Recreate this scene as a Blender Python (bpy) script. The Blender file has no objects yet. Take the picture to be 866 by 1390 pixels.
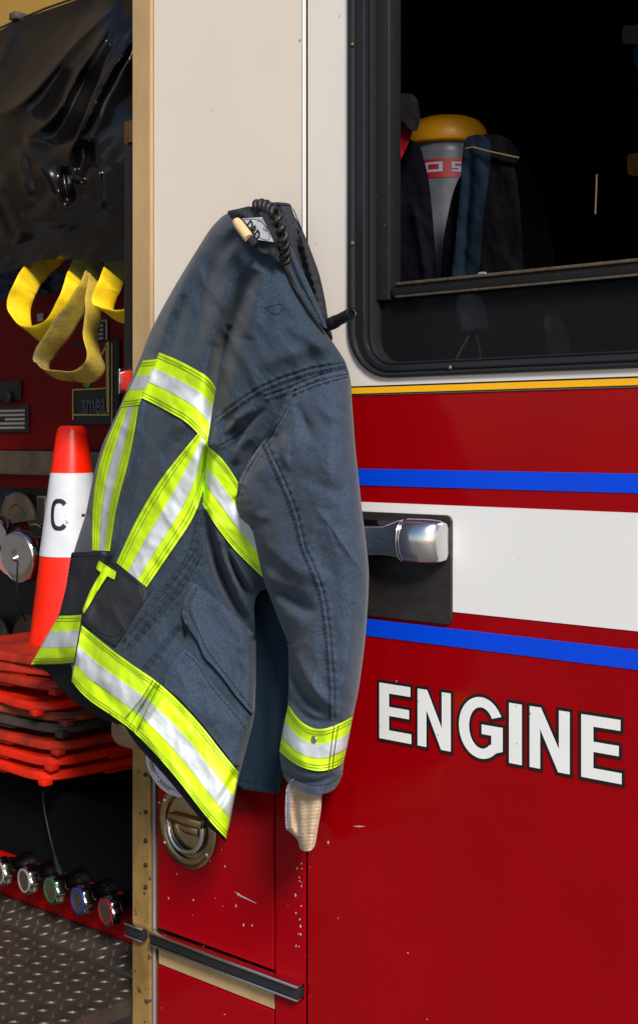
import bpy, math, random
import numpy as np
from mathutils import Vector, Matrix
from mathutils.geometry import delaunay_2d_cdt
random.seed(5); np.random.seed(5)
SC = bpy.context.scene
COL = SC.collection
# ------------------------------------------------------------------ camera
F = 1804.0                      # focal length in photo pixels (866 px wide frame)
AZ = math.radians(48.32)        # angle between the view axis and the truck side
V = Vector((-math.cos(AZ), math.sin(AZ), 0)); R = Vector((math.sin(AZ), math.cos(AZ), 0)); UP = Vector((0, 0, 1))
CAM = Vector((0, 0, 1.6)) - 1.8 * V
cam = bpy.data.cameras.new('camera'); camo = bpy.data.objects.new('camera', cam); COL.objects.link(camo)
camo.matrix_world = Matrix.Translation(CAM) @ Matrix((R, UP, -V)).transposed().to_4x4()
cam.sensor_fit = 'HORIZONTAL'; cam.sensor_width = 36; cam.lens = F / 866 * 36
cam.shift_y = -(695 - 598) / 866; cam.clip_start = 0.05; cam.clip_end = 500
SC.camera = camo
# ------------------------------------------------------------------ light
SUN_EL, SUN_AZ = math.radians(36), math.radians(124)   # azimuth measured from +Y clockwise
w = bpy.data.worlds.new('World'); SC.world = w; w.use_nodes = True
nt = w.node_tree; nt.nodes.clear()
sky = nt.nodes.new('ShaderNodeTexSky'); sky.sky_type = 'NISHITA'; sky.sun_disc = False
sky.sun_elevation = SUN_EL; sky.sun_rotation = SUN_AZ
bg = nt.nodes.new('ShaderNodeBackground'); bg.inputs[1].default_value = 0.095
out = nt.nodes.new('ShaderNodeOutputWorld')
nt.links.new(sky.outputs[0], bg.inputs[0]); nt.links.new(bg.outputs[0], out.inputs[0])
sl = bpy.data.lights.new('sun', 'SUN'); sl.energy = 3.6; sl.angle = math.radians(14); sl.color = (1.0, 0.93, 0.84)
so = bpy.data.objects.new('sun', sl); COL.objects.link(so)
sdir = Vector((math.sin(SUN_AZ) * math.cos(SUN_EL), math.cos(SUN_AZ) * math.cos(SUN_EL), math.sin(SUN_EL)))
so.rotation_euler = sdir.to_track_quat('Z', 'Y').to_euler(); so.location = sdir * 10
SC.view_settings.view_transform = 'Standard'; SC.view_settings.look = 'None'
SC.view_settings.exposure = 0.42; SC.view_settings.gamma = 1
# ------------------------------------------------------------------ materials
MATS = {}
def mat(name, col, rough=0.5, metal=0.0, spec=0.5, bump=0.0, bscale=200, var=0.0, vscale=8, col2=None, coat=0.0,
        chips=0.0, chipscale=60, sheen=0.0, stretch=None, bdist=0.002, rvar=0.0, chipcol=(0.6, 0.6, 0.6), fleck=0):
    m = bpy.data.materials.new(name); m.use_nodes = True; MATS[name] = m
    n = m.node_tree.nodes; l = m.node_tree.links; b = n['Principled BSDF']
    c = (*col, 1); b.inputs['Base Color'].default_value = c
    b.inputs['Roughness'].default_value = rough; b.inputs['Metallic'].default_value = metal
    b.inputs['Specular IOR Level'].default_value = spec; b.inputs['Coat Weight'].default_value = coat
    b.inputs['Coat Roughness'].default_value = 0.08; b.inputs['Sheen Weight'].default_value = sheen
    geo = n.new('ShaderNodeNewGeometry'); mp = n.new('ShaderNodeMapping'); l.new(geo.outputs['Position'], mp.inputs[0])
    if stretch: mp.inputs['Scale'].default_value = stretch
    src = None
    if var or col2:
        t = n.new('ShaderNodeTexNoise'); t.inputs['Scale'].default_value = vscale; t.inputs['Detail'].default_value = 8
        t.inputs['Roughness'].default_value = 0.65; l.new(mp.outputs[0], t.inputs[0])
        r = n.new('ShaderNodeMapRange'); r.inputs[1].default_value = 0.38; r.inputs[2].default_value = 0.66
        l.new(t.outputs[0], r.inputs[0])
        mx = n.new('ShaderNodeMix'); mx.data_type = 'RGBA'; l.new(r.outputs[0], mx.inputs[0])
        mx.inputs[6].default_value = c
        k = col2 if col2 else tuple(x * (1 - var) for x in col)
        mx.inputs[7].default_value = (*k, 1); src = mx.outputs[2]
    if chips:
        t = n.new('ShaderNodeTexNoise'); t.inputs['Scale'].default_value = chipscale; t.inputs['Detail'].default_value = 2
        l.new(geo.outputs['Position'], t.inputs[0])
        r = n.new('ShaderNodeMapRange'); r.inputs[1].default_value = 0.80 - chips; r.inputs[2].default_value = 0.81 - chips
        l.new(t.outputs[0], r.inputs[0])
        mx = n.new('ShaderNodeMix'); mx.data_type = 'RGBA'; l.new(r.outputs[0], mx.inputs[0])
        mx.inputs[6].default_value = c; mx.inputs[7].default_value = (*chipcol, 1)
        if src: l.new(src, mx.inputs[6])
        src = mx.outputs[2]
    if fleck:
        t = n.new('ShaderNodeTexNoise'); t.inputs['Scale'].default_value = 330; t.inputs['Detail'].default_value = 3
        l.new(geo.outputs['Position'], t.inputs[0]); r = n.new('ShaderNodeMapRange'); r.inputs[1].default_value = 0.3; r.inputs[2].default_value = 0.7
        r.inputs[3].default_value = 1 - fleck; r.inputs[4].default_value = 1 + fleck * 1.3; l.new(t.outputs[0], r.inputs[0])
        mx = n.new('ShaderNodeMix'); mx.data_type = 'RGBA'; mx.blend_type = 'MULTIPLY'; mx.inputs[0].default_value = 1
        l.new(src, mx.inputs[6]); l.new(r.outputs[0], mx.inputs[7]); src = mx.outputs[2]
    if src: l.new(src, b.inputs['Base Color'])
    if rvar:
        t = n.new('ShaderNodeTexNoise'); t.inputs['Scale'].default_value = 25; t.inputs['Detail'].default_value = 6
        l.new(mp.outputs[0], t.inputs[0]); r = n.new('ShaderNodeMapRange')
        r.inputs[3].default_value = max(0.02, rough - rvar); r.inputs[4].default_value = rough + rvar
        l.new(t.outputs[0], r.inputs[0]); l.new(r.outputs[0], b.inputs['Roughness'])
    if bump:
        t = n.new('ShaderNodeTexNoise'); t.inputs['Scale'].default_value = bscale; t.inputs['Detail'].default_value = 6
        l.new(mp.outputs[0], t.inputs[0]); bn = n.new('ShaderNodeBump'); bn.inputs['Strength'].default_value = bump
        bn.inputs['Distance'].default_value = bdist; l.new(t.outputs[0], bn.inputs['Height']); l.new(bn.outputs[0], b.inputs['Normal'])
    return m
def reflect_mat(name, col, scale=420, dark=0.75, rough=0.45, wornc=None):
    """woven-back retroreflective tape: a fine diagonal grid from the UV map (metres)"""
    m = bpy.data.materials.new(name); m.use_nodes = True; MATS[name] = m
    n = m.node_tree.nodes; l = m.node_tree.links; b = n['Principled BSDF']
    b.inputs['Roughness'].default_value = rough
    uv = n.new('ShaderNodeUVMap'); mp = n.new('ShaderNodeMapping'); mp.inputs['Rotation'].default_value = (0, 0, math.radians(45))
    l.new(uv.outputs[0], mp.inputs[0])
    ch = n.new('ShaderNodeTexVoronoi'); ch.inputs['Scale'].default_value = scale; ch.inputs['Randomness'].default_value = 0.0
    l.new(mp.outputs[0], ch.inputs[0])
    r = n.new('ShaderNodeMapRange'); r.inputs[1].default_value = 0.36; r.inputs[2].default_value = 0.5
    l.new(ch.outputs['Distance'], r.inputs[0])
    nz = n.new('ShaderNodeTexNoise'); nz.inputs['Scale'].default_value = 30; nz.inputs['Detail'].default_value = 5
    g = n.new('ShaderNodeNewGeometry'); l.new(g.outputs['Position'], nz.inputs[0])
    r2 = n.new('ShaderNodeMapRange'); r2.inputs[1].default_value = 0.42; r2.inputs[2].default_value = 0.62; l.new(nz.outputs[0], r2.inputs[0])
    mu = n.new('ShaderNodeMath'); mu.operation = 'MULTIPLY'; l.new(r.outputs[0], mu.inputs[0]); l.new(r2.outputs[0], mu.inputs[1])
    mx = n.new('ShaderNodeMix'); mx.data_type = 'RGBA'; l.new(mu.outputs[0], mx.inputs[0])
    mx2 = n.new('ShaderNodeMix'); mx2.data_type = 'RGBA'; l.new(r2.outputs[0], mx2.inputs[0])
    mx2.inputs[6].default_value = (*col, 1); mx2.inputs[7].default_value = (*(wornc or tuple(c * .93 for c in col)), 1)
    l.new(mx2.outputs[2], mx.inputs[6]); mx.inputs[7].default_value = (*(c * dark for c in col), 1)
    l.new(mx.outputs[2], b.inputs['Base Color'])
    bn = n.new('ShaderNodeBump'); bn.inputs['Strength'].default_value = 0.05; bn.inputs['Distance'].default_value = 0.0005
    l.new(nz.outputs[0], bn.inputs['Height']); l.new(bn.outputs[0], b.inputs['Normal'])
    return m
M = MATS
mat('white_paint', (0.68, 0.61, 0.53), 0.38, spec=0.3, var=0.05, vscale=3, chips=0.07, chipscale=45, chipcol=(0.35, 0.3, 0.25), rvar=.06)
mat('door_white', (0.70, 0.70, 0.70), 0.35, spec=0.3, var=0.04, vscale=3, chips=0.055, chipscale=70, chipcol=(0.4, 0.4, 0.42), rvar=.06)
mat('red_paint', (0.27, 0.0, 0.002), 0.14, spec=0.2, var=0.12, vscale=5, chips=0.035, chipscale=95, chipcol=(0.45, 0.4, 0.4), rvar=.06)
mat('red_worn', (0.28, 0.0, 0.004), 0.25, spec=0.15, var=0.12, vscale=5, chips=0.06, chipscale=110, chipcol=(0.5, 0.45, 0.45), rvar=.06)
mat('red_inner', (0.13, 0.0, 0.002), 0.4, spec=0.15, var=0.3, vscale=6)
mat('blue_vinyl', (0.0, 0.055, 0.66), 0.4, spec=0.25, var=0.06)
mat('yellow_vinyl', (0.85, 0.42, 0.01), 0.4, spec=0.3, var=0.06)
mat('black_vinyl', (0.008, 0.008, 0.008), 0.45, spec=0.3)
mat('letter_white', (0.74, 0.75, 0.76), 0.4, spec=0.3, var=0.05, vscale=20, chips=0.06, chipscale=150, chipcol=(0.3, 0.3, 0.3))
mat('tan_frame', (0.50, 0.34, 0.17), 0.4, metal=0.15, spec=0.4, var=0.2, vscale=14, chips=0.07, chipscale=55, chipcol=(0.16, 0.10, 0.05), stretch=(1, 1, .3), rvar=.1)
mat('brass_frame', (0.36, 0.22, 0.07), 0.4, metal=0.3, spec=0.4, var=0.4, vscale=18, chips=0.12, chipscale=60, chipcol=(0.10, 0.06, 0.03), rvar=.1)
mat('rubber', (0.012, 0.012, 0.013), 0.5, spec=0.4, bump=.2, bscale=300)
mat('window_alu', (0.012, 0.012, 0.015), 0.3, spec=0.5)
mat('sash_black', (0.010, 0.010, 0.011), 0.6, spec=0.25, bump=.4, bscale=500, chips=.06, chipscale=400, chipcol=(.12, .11, .1))
mat('rail_metal', (0.20, 0.15, 0.10), 0.45, metal=0.6, bump=.5, bscale=350, var=.5, vscale=120)
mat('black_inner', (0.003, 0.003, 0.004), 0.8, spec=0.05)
mat('panel_black', (0.014, 0.015, 0.018), 0.5, spec=0.3, bump=.1, bscale=200)
mat('ledge_metal', (0.10, 0.075, 0.055), 0.45, metal=0.4, var=.4, vscale=25)
mat('steel_plate', (0.10, 0.09, 0.085), 0.36, metal=0.75, var=0.4, vscale=14, bump=.1, bscale=120, rvar=.08, stretch=(1, 1, 3))
mat('chrome', (0.66, 0.66, 0.68), 0.07, metal=1.0)
mat('chrome_dull', (0.70, 0.69, 0.68), 0.18, metal=1.0, bump=.1, bscale=150)
mat('gold_steel', (0.50, 0.37, 0.20), 0.2, metal=1.0, var=.35, vscale=22, bump=.1, bscale=90)
mat('diamond', (0.085, 0.072, 0.062), 0.45, metal=0.6, var=.4, vscale=30)
mat('diamond_lug', (0.16, 0.13, 0.10), 0.4, metal=0.6, var=.3, vscale=60)
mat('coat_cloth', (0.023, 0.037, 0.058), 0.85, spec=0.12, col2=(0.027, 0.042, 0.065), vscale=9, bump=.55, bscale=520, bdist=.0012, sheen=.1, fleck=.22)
mat('coat_worn', (0.032, 0.048, 0.077), 0.85, spec=0.12, col2=(0.038, 0.054, 0.086), vscale=12, bump=.55, bscale=520, bdist=.0012, sheen=.12, fleck=.22)
mat('coat_dark', (0.024, 0.027, 0.035), 0.8, spec=0.15, col2=(0.032, 0.033, 0.041), vscale=14, bump=.5, bscale=450, bdist=.0012, fleck=.2)
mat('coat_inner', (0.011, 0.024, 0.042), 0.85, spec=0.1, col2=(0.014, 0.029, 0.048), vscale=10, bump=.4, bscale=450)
mat('seam_cloth', (0.020, 0.023, 0.032), 0.85, spec=0.2, bump=.5, bscale=700)
mat('lining', (0.010, 0.011, 0.014), 0.8, spec=0.2, bump=.3, bscale=300)
mat('knit', (0.52, 0.38, 0.25), 0.9, spec=0.2, col2=(0.42, 0.30, 0.19), vscale=60, bump=.8, bscale=260, stretch=(1, 1, 4), bdist=.0015, sheen=.3)
mat('knit_shaded', (0.36, 0.24, 0.12), 0.8, col2=(.2, .13, .07), vscale=30, bump=.4, bscale=200)  # beige knit with its shade under the hem put into the colour
mat('piping_tan', (0.14, 0.10, 0.045), 0.8, spec=.1)
mat('leather_pale', (0.68, 0.48, 0.24), 0.6, col2=(.55, .38, .18), vscale=60, bump=.3, bscale=300)
mat('white_cloth', (0.62, 0.58, 0.66), 0.85, var=.1, vscale=25, bump=.4, bscale=300)
mat('piping_grey', (0.20, 0.17, 0.22), 0.5)
mat('grey_cloth', (0.36, 0.35, 0.33), 0.9, var=.25, vscale=20, bump=.4, bscale=200)
mat('label_white', (0.50, 0.53, 0.58), 0.7, var=.15, vscale=80, bump=.3, bscale=500)
mat('ink', (0.008, 0.008, 0.009), 0.6)
mat('cone_orange', (0.92, 0.016, 0.001), 0.3, spec=0.45, col2=(0.70, 0.012, 0.001), vscale=14, rvar=.08, bump=.08, bscale=50, chips=.035, chipscale=60, chipcol=(.25, .03, .01))
mat('cone_base_grimy_shaded', (0.70, 0.014, 0.001), 0.38, spec=.4, col2=(.38, .012, .003), vscale=16, bump=.2, bscale=50)  # cone orange darkened for grime and for the shade on the stack
mat('cone_orange_dirty', (0.42, 0.018, 0.004), 0.5, spec=0.3, col2=(.13, .014, .008), vscale=18, bump=.3, bscale=60)
mat('cone_brown', (0.22, 0.035, 0.012), 0.7, spec=0.3, col2=(.07, .02, .012), vscale=25, bump=.8, bscale=120)
mat('cone_black', (0.025, 0.02, 0.019), 0.6, spec=0.3, col2=(.045, .035, .03), vscale=20, bump=.5, bscale=90)
mat('cone_white', (0.62, 0.64, 0.70), 0.28, spec=0.45, bump=.16, bscale=55, var=.12, vscale=24, chips=.06, chipscale=60, chipcol=(.35, .33, .35))
mat('vinyl_tarp', (0.004, 0.0035, 0.004), 0.17, spec=0.42, bump=.05, bscale=45, bdist=.002)
mat('strap_yellow', (0.86, 0.60, 0.004), 0.7, spec=0.3, col2=(0.68, 0.46, 0.01), vscale=16, bump=.7, bscale=380, bdist=.0015)
mat('strap_dirty', (0.55, 0.40, 0.03), 0.75, spec=0.3, col2=(0.16, 0.13, 0.07), vscale=13, bump=.7, bscale=380, bdist=.0015)
mat('navy_web', (0.006, 0.013, 0.026), 0.9, spec=.08, var=.3, vscale=20, bump=.5, bscale=200)
mat('plum_web', (0.004, 0.003, 0.008), 0.9, spec=.08, var=.3, vscale=20, bump=.5, bscale=200)
mat('blue_pad', (0.005, 0.03, 0.06), 0.8, spec=.1)
mat('card_dim', (0.05, 0.06, 0.075), 0.8, spec=.1)
mat('amber_dim', (0.10, 0.05, 0.005), 0.8, spec=.1)
mat('tank_grey', (0.11, 0.12, 0.15), 0.35, var=.3, vscale=22, spec=.4)
mat('cap_yellow', (0.62, 0.27, 0.004), 0.4, var=.1, vscale=15)
mat('label_red', (0.30, 0.004, 0.01), 0.5)
mat('blue_cloth', (0.003, 0.012, 0.05), 0.6, bump=.4, bscale=60)
mat('tag_white', (0.28, 0.33, 0.42), 0.6)
mat('green_paint', (0.01, 0.25, 0.08), 0.5)
mat('ring_red', (0.22, 0.01, 0.02), 0.4); mat('ring_blue', (0.01, 0.035, 0.22), 0.4); mat('ring_green', (0.006, 0.12, 0.045), 0.4)
mat('plate_text', (0.30, 0.28, 0.25), 0.5, metal=.3); mat('logo_gold', (0.36, 0.26, 0.06), 0.5)
mat('reflector_red', (0.7, 0.03, 0.02), 0.25)
mat('garage_wall', (0.34, 0.20, 0.035), 0.7, var=.1, vscale=1.2)
mat('wall_brown', (0.09, 0.062, 0.035), 0.8, var=.3, vscale=1.5)
mat('chip_grey', (0.42, 0.36, 0.37), 0.7)
mat('chrome_shaded', (0.34, 0.31, 0.30), 0.16, metal=1.0, var=.3, vscale=60)  # chrome with the shade on the outlet caps put into its colour
mat('door_cream', (0.68, 0.635, 0.59), 0.35, spec=0.3, var=0.04, vscale=3, chips=0.055, chipscale=70, chipcol=(0.4, 0.4, 0.42), rvar=.06)
mat('concrete', (0.16, 0.155, 0.15), 0.8, var=.25, vscale=2, bump=.3, bscale=30)
mat('glass_tint', (0.01, 0.01, 0.012), 0.03, spec=0.04)
g_ = M['glass_tint'].node_tree; gb = g_.nodes['Principled BSDF']; gb.inputs['Alpha'].default_value = 0.72
reflect_mat('tape_lime', (0.62, 0.95, 0.003), dark=.80, rough=.55, wornc=(.55, .83, .02))
reflect_mat('tape_silver', (0.62, 0.68, 0.71), dark=.6, rough=.42)
# ------------------------------------------------------------------ object helpers
WLOC = {}
def link(o, parent=None):
    COL.objects.link(o)
    if parent: o.parent = parent
    return o
def thing(name, label, cat, loc, group=None):
    o = bpy.data.objects.new(name, None); COL.objects.link(o); o.empty_display_size = .05
    o.location = loc; WLOC[o.name] = Vector(loc); o['label'] = label; o['category'] = cat
    if group: o['group'] = group
    return o
def tag(o, label, cat, group=None, kind=None):
    if label: o['label'] = label
    if cat: o['category'] = cat
    if group: o['group'] = group
    if kind: o['kind'] = kind
    return o
def mk(name, verts, faces, m, parent=None, smooth=True, uv=None, angle=None):
    vs = np.array([tuple(v) for v in verts], float)
    c = (vs.min(0) + vs.max(0)) / 2
    me = bpy.data.meshes.new(name); me.from_pydata((vs - c).tolist(), [], [tuple(int(i) for i in f) for f in faces]); me.update()
    me.materials.append(M[m])
    if smooth:
        me.shade_smooth()
        if angle: me.set_sharp_from_angle(angle=math.radians(angle))
    if uv is not None:
        l = me.uv_layers.new(name='UVMap'); li = np.zeros(len(me.loops), int); me.loops.foreach_get('vertex_index', li)
        l.data.foreach_set('uv', np.array(uv, float)[li].ravel())
    o = bpy.data.objects.new(name, me); COL.objects.link(o)
    pw = Vector((0, 0, 0))
    if parent: o.parent = parent; pw = WLOC[parent.name]
    o.location = Vector(c) - pw; WLOC[o.name] = Vector(c)
    return o
class MB:
    def __init__(s): s.v = []; s.f = []
    def add(s, v, f):
        n = len(s.v); s.v += [tuple(x) for x in v]; s.f += [tuple(i + n for i in q) for q in f]; return s
    def build(s, name, m, parent=None, smooth=True, angle=40): return mk(name, s.v, s.f, m, parent, smooth, angle=angle)
def box(x0, x1, y0, y1, z0, z1, b=0.0):
    if b <= 0:
        v = [(x, y, z) for x in (x0, x1) for y in (y0, y1) for z in (z0, z1)]
        return v, [(0, 1, 3, 2), (4, 6, 7, 5), (0, 4, 5, 1), (2, 3, 7, 6), (0, 2, 6, 4), (1, 5, 7, 3)]
    import bmesh
    bm = bmesh.new(); vv = [bm.verts.new(p) for p in box(x0, x1, y0, y1, z0, z1)[0]]
    for f in box(0, 1, 0, 1, 0, 1)[1]: bm.faces.new([vv[i] for i in f])
    bmesh.ops.bevel(bm, geom=bm.edges[:], offset=b, segments=2, affect='EDGES', profile=.5)
    bm.verts.index_update()
    r = [tuple(v.co) for v in bm.verts], [tuple(v.index for v in f.verts) for f in bm.faces]; bm.free(); return r
def tube(pts, r, n=12, caps=True, rads=None, flat=1.0, up=None):
    pts = [Vector(p) for p in pts]; v = []; f = []
    nrm = None
    for i, p in enumerate(pts):
        t = (pts[min(i + 1, len(pts) - 1)] - pts[max(i - 1, 0)]).normalized()
        if nrm is None:
            a = Vector(up) if up else (Vector((0, 0, 1)) if abs(t.z) < .9 else Vector((0, 1, 0)))
            nrm = (a - t * a.dot(t)).normalized()
        else: nrm = (nrm - t * nrm.dot(t)).normalized()
        bn = t.cross(nrm); rr = rads[i] if rads else r
        for k in range(n):
            a = 2 * math.pi * k / n; v.append(p + nrm * (math.cos(a) * rr) + bn * (math.sin(a) * rr * flat))
    for i in range(len(pts) - 1):
        for k in range(n):
            k2 = (k + 1) % n; f.append((i * n + k, i * n + k2, (i + 1) * n + k2, (i + 1) * n + k))
    if caps: f.append(tuple(range(n - 1, -1, -1))); f.append(tuple((len(pts) - 1) * n + k for k in range(n)))
    return v, f
def lathe(prof, origin, axis=(0, 0, 1), n=40, ref=None):
    """prof: (radius, height along axis)"""
    ax = Vector(axis).normalized(); a = Vector(ref) if ref else (Vector((0, 0, 1)) if abs(ax.z) < .9 else Vector((1, 0, 0)))
    e1 = (a - ax * a.dot(ax)).normalized(); e2 = ax.cross(e1); o = Vector(origin); v = []; f = []
    for r, h in prof:
        for k in range(n):
            t = 2 * math.pi * k / n; v.append(o + ax * h + e1 * (r * math.cos(t)) + e2 * (r * math.sin(t)))
    for i in range(len(prof) - 1):
        for k in range(n):
            k2 = (k + 1) % n; f.append((i * n + k, i * n + k2, (i + 1) * n + k2, (i + 1) * n + k))
    if prof[0][0] > 1e-6: f.append(tuple(range(n - 1, -1, -1)))
    if prof[-1][0] > 1e-6: f.append(tuple((len(prof) - 1) * n + k for k in range(n)))
    return v, f
def P(px, py, d=0.0):
    """point on the plane d metres out from the truck side that is seen at photo pixel px,py"""
    dr = V + R * ((px - 433) / F) + UP * ((598 - py) / F)
    t = (-d - CAM.y) / dr.y
    return CAM + dr * t
def PA(pts, d):
    pts = np.asarray(pts, float); d = np.broadcast_to(d, (len(pts),))
    dx = V.x + R.x * (pts[:, 0] - 433) / F; dy = V.y + R.y * (pts[:, 0] - 433) / F; dz = (598 - pts[:, 1]) / F
    t = (-d - CAM.y) / dy
    return np.stack([CAM.x + dx * t, CAM.y + dy * t, CAM.z + dz * t], 1)
def X(px, d=0.0): return P(px, 598, d).x
def Z(px, py, d=0.0): return P(px, py, d).z
def crv(splines, d0, d1, bevel=0.0, offset=0.0, tmat=None):
    """extruded 2D outline(s) (first outer, rest holes) in the X-Z plane between depths d0 and d1"""
    cu = bpy.data.curves.new('c', 'CURVE'); cu.dimensions = '2D'; cu.fill_mode = 'BOTH'
    for s in splines:
        sp = cu.splines.new('POLY'); sp.points.add(len(s) - 1); sp.use_cyclic_u = True
        for p, q in zip(sp.points, s): p.co = (q[0], q[1], 0, 1)
    return _crv(cu, d0, d1, bevel, offset, tmat)
def _crv(cu, d0, d1, bevel, offset, tmat):
    cu.extrude = max((d1 - d0) / 2 - bevel, 0.00005); cu.bevel_depth = bevel; cu.bevel_resolution = 1
    cu.offset = offset - bevel
    o = bpy.data.objects.new('c', cu); COL.objects.link(o)
    dg = bpy.context.evaluated_depsgraph_get(); me = bpy.data.meshes.new_from_object(o.evaluated_get(dg))
    if tmat is None: v = [(p.co.x, -(d0 + d1) / 2 - p.co.z, p.co.y) for p in me.vertices]
    else: v = [tuple(tmat @ p.co) for p in me.vertices]
    f = [tuple(q.vertices) for q in me.polygons]
    bpy.data.objects.remove(o); bpy.data.curves.remove(cu); bpy.data.meshes.remove(me)
    return v, f
def text(s, size, tm, thick=0.0006, bold=0.0, sx=1.0):
    cu = bpy.data.curves.new('t', 'FONT'); cu.body = s; cu.size = size; cu.align_x = 'CENTER'; cu.align_y = 'CENTER'
    return _crv(cu, 0, thick, 0, bold, tm @ Matrix.Diagonal((sx, 1, 1, 1)))
def rrect(x0, x1, z0, z1, r, n=8):
    p = []
    for cx, cz, a0 in ((x1 - r, z1 - r, 0), (x0 + r, z1 - r, 90), (x0 + r, z0 + r, 180), (x1 - r, z0 + r, 270)):
        for k in range(n + 1):
            a = math.radians(a0 + 90 * k / n); p.append((cx + r * math.cos(a), cz + r * math.sin(a)))
    return p
def plate(name, m, parent, pts, d0, d1, bevel=0.0, holes=()):
    v, f = crv([pts] + list(holes), d0, d1, bevel); return mk(name, v, f, m, parent, True, angle=35)
def rect(x0, x1, z0, z1): return [(x0, z0), (x1, z0), (x1, z1), (x0, z1)]
# ---- photo-space height fields (each becomes a thick, rounded cloth body)
def chaikin(p, it=2, closed=True):
    p = np.array(p, float)
    for _ in range(it):
        if closed:
            q = np.roll(p, -1, 0); p = np.stack([p * .8 + q * .2, p * .2 + q * .8], 1).reshape(-1, 2)
        else:
            q = p[1:]; a = p[:-1]; m_ = np.stack([a * .75 + q * .25, a * .25 + q * .75], 1).reshape(-1, 2)
            p = np.vstack([p[:1], m_[1:-1] if len(m_) > 2 else m_, p[-1:]]) if len(p) > 2 else p
    return p
def resample(p, step, closed=False, n=None):
    p = np.array(p, float)
    if closed: p = np.vstack([p, p[:1]])
    s = np.r_[0, np.cumsum(np.linalg.norm(np.diff(p, axis=0), axis=1))]
    k = n or max(2, int(round(s[-1] / step)) + (0 if closed else 1))
    t = np.linspace(0, s[-1], k, endpoint=not closed)
    return np.stack([np.interp(t, s, p[:, i]) for i in range(p.shape[1])], 1)
def pdist(pts, line, closed=False):
    a = np.array(line, float); b = np.roll(a, -1, 0) if closed else a[1:]
    if not closed: a = a[:-1]
    best = np.full(len(pts), 1e9); side = np.zeros(len(pts)); par = np.zeros(len(pts))
    L = np.r_[0, np.cumsum(np.linalg.norm(b - a, axis=1))]
    for i, (p, q) in enumerate(zip(a, b)):
        e = q - p; l2 = max(e @ e, 1e-9); t = np.clip(((pts - p) @ e) / l2, 0, 1)
        r = pts - (p + t[:, None] * e); dd = np.hypot(r[:, 0], r[:, 1]); m_ = dd < best
        best[m_] = dd[m_]; side[m_] = np.sign(e[0] * r[m_, 1] - e[1] * r[m_, 0]); par[m_] = (L[i] + t[m_] * (L[i + 1] - L[i])) / L[-1]
    return best, side, par
def vnoise(x, y, seed=0):
    xi = np.floor(x).astype(int); yi = np.floor(y).astype(int); fx = x - xi; fy = y - yi
    def h(a, b):
        n = (a * 374761393 + b * 668265263 + seed * 974711) & 0x7fffffff; n = ((n ^ (n >> 13)) * 1274126177) & 0x7fffffff
        return ((n ^ (n >> 16)) & 0xffff) / 65535.0
    u = fx * fx * (3 - 2 * fx); v = fy * fy * (3 - 2 * fy)
    return (h(xi, yi) * (1 - u) + h(xi + 1, yi) * u) * (1 - v) + (h(xi, yi + 1) * (1 - u) + h(xi + 1, yi + 1) * u) * v - .5
def fbm(p, sc, ang=0, stretch=1.0, oct=3, seed=0):
    a = math.radians(ang); x = (p[:, 0] * math.cos(a) + p[:, 1] * math.sin(a)) / (sc * stretch); y = (-p[:, 0] * math.sin(a) + p[:, 1] * math.cos(a)) / sc
    r = 0; am = 1
    for o in range(oct): r = r + am * vnoise(x * 2 ** o + 7.3 * o, y * 2 ** o + 3.1 * o, seed + o); am *= .5
    return r
class Surf:
    def __init__(s, ctrl, folds=(), edges=(), er=30, eh=.03, seams=(), nz=(), smooth=3.0):
        c = np.array(ctrl, float); s.c = c[:, :2]; n = len(c)
        K = s.k(np.linalg.norm(s.c[:, None] - s.c[None], axis=2)) + np.eye(n) * smooth
        Pm = np.c_[np.ones(n), s.c / 100]; A = np.block([[K, Pm], [Pm.T, np.zeros((3, 3))]])
        s.w = np.linalg.solve(A, np.r_[c[:, 2], np.zeros(3)]); s.folds = folds; s.edges = edges; s.er = er; s.eh = eh; s.seams = list(seams); s.nz = nz; s.extra = []
    def k(s, r): r = r / 100 + 1e-9; return r * r * np.log(r)
    def __call__(s, p):
        p = np.asarray(p, float)
        K = s.k(np.linalg.norm(p[:, None] - s.c[None], axis=2)); d = K @ s.w[:-3] + np.c_[np.ones(len(p)), p / 100] @ s.w[-3:]
        for fo in s.folds:
            line, wd, am = fo[:3]; kind = fo[3] if len(fo) > 3 else 'g'
            b, sd, t = pdist(p, chaikin(line, 2, False)); tp = np.sin(np.pi * np.clip(t, 0, 1)) ** .7 if kind != 'n' else 1
            if kind in 'gn': d = d + am * np.exp(-(b / wd) ** 2) * tp
            elif kind == 's': d = d + am * np.exp(-b / wd) * tp                     # sharp crest
            elif kind == 'c': x = b * sd / wd; d = d + am * tp * x * np.exp(-x * x)  # step: up on one side, down on the other
        for sc, an, st, am, ri in s.nz:
            v = fbm(p, sc, an, st, 3, int(sc * 7 + an)); d = d + am * ((0.35 - np.abs(v) * 2) if ri else v)
        for line, wd, am in s.seams:
            b, sd, t = pdist(p, line); L = np.linalg.norm(np.diff(np.array(line), axis=0), axis=1).sum()
            d = d - am * np.exp(-(b / wd) ** 2) + am * .5 * np.exp(-((b - 3.2) / 2.2) ** 2) * (1 + .9 * np.sin(t * L / 1.9))
        for line in s.edges:
            b, _, _ = pdist(p, line); u = np.clip(b / s.er, 0, 1); d = d - s.eh * (1 - np.sqrt(1 - (1 - u) ** 2))
        return np.maximum(d, .004)
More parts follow.
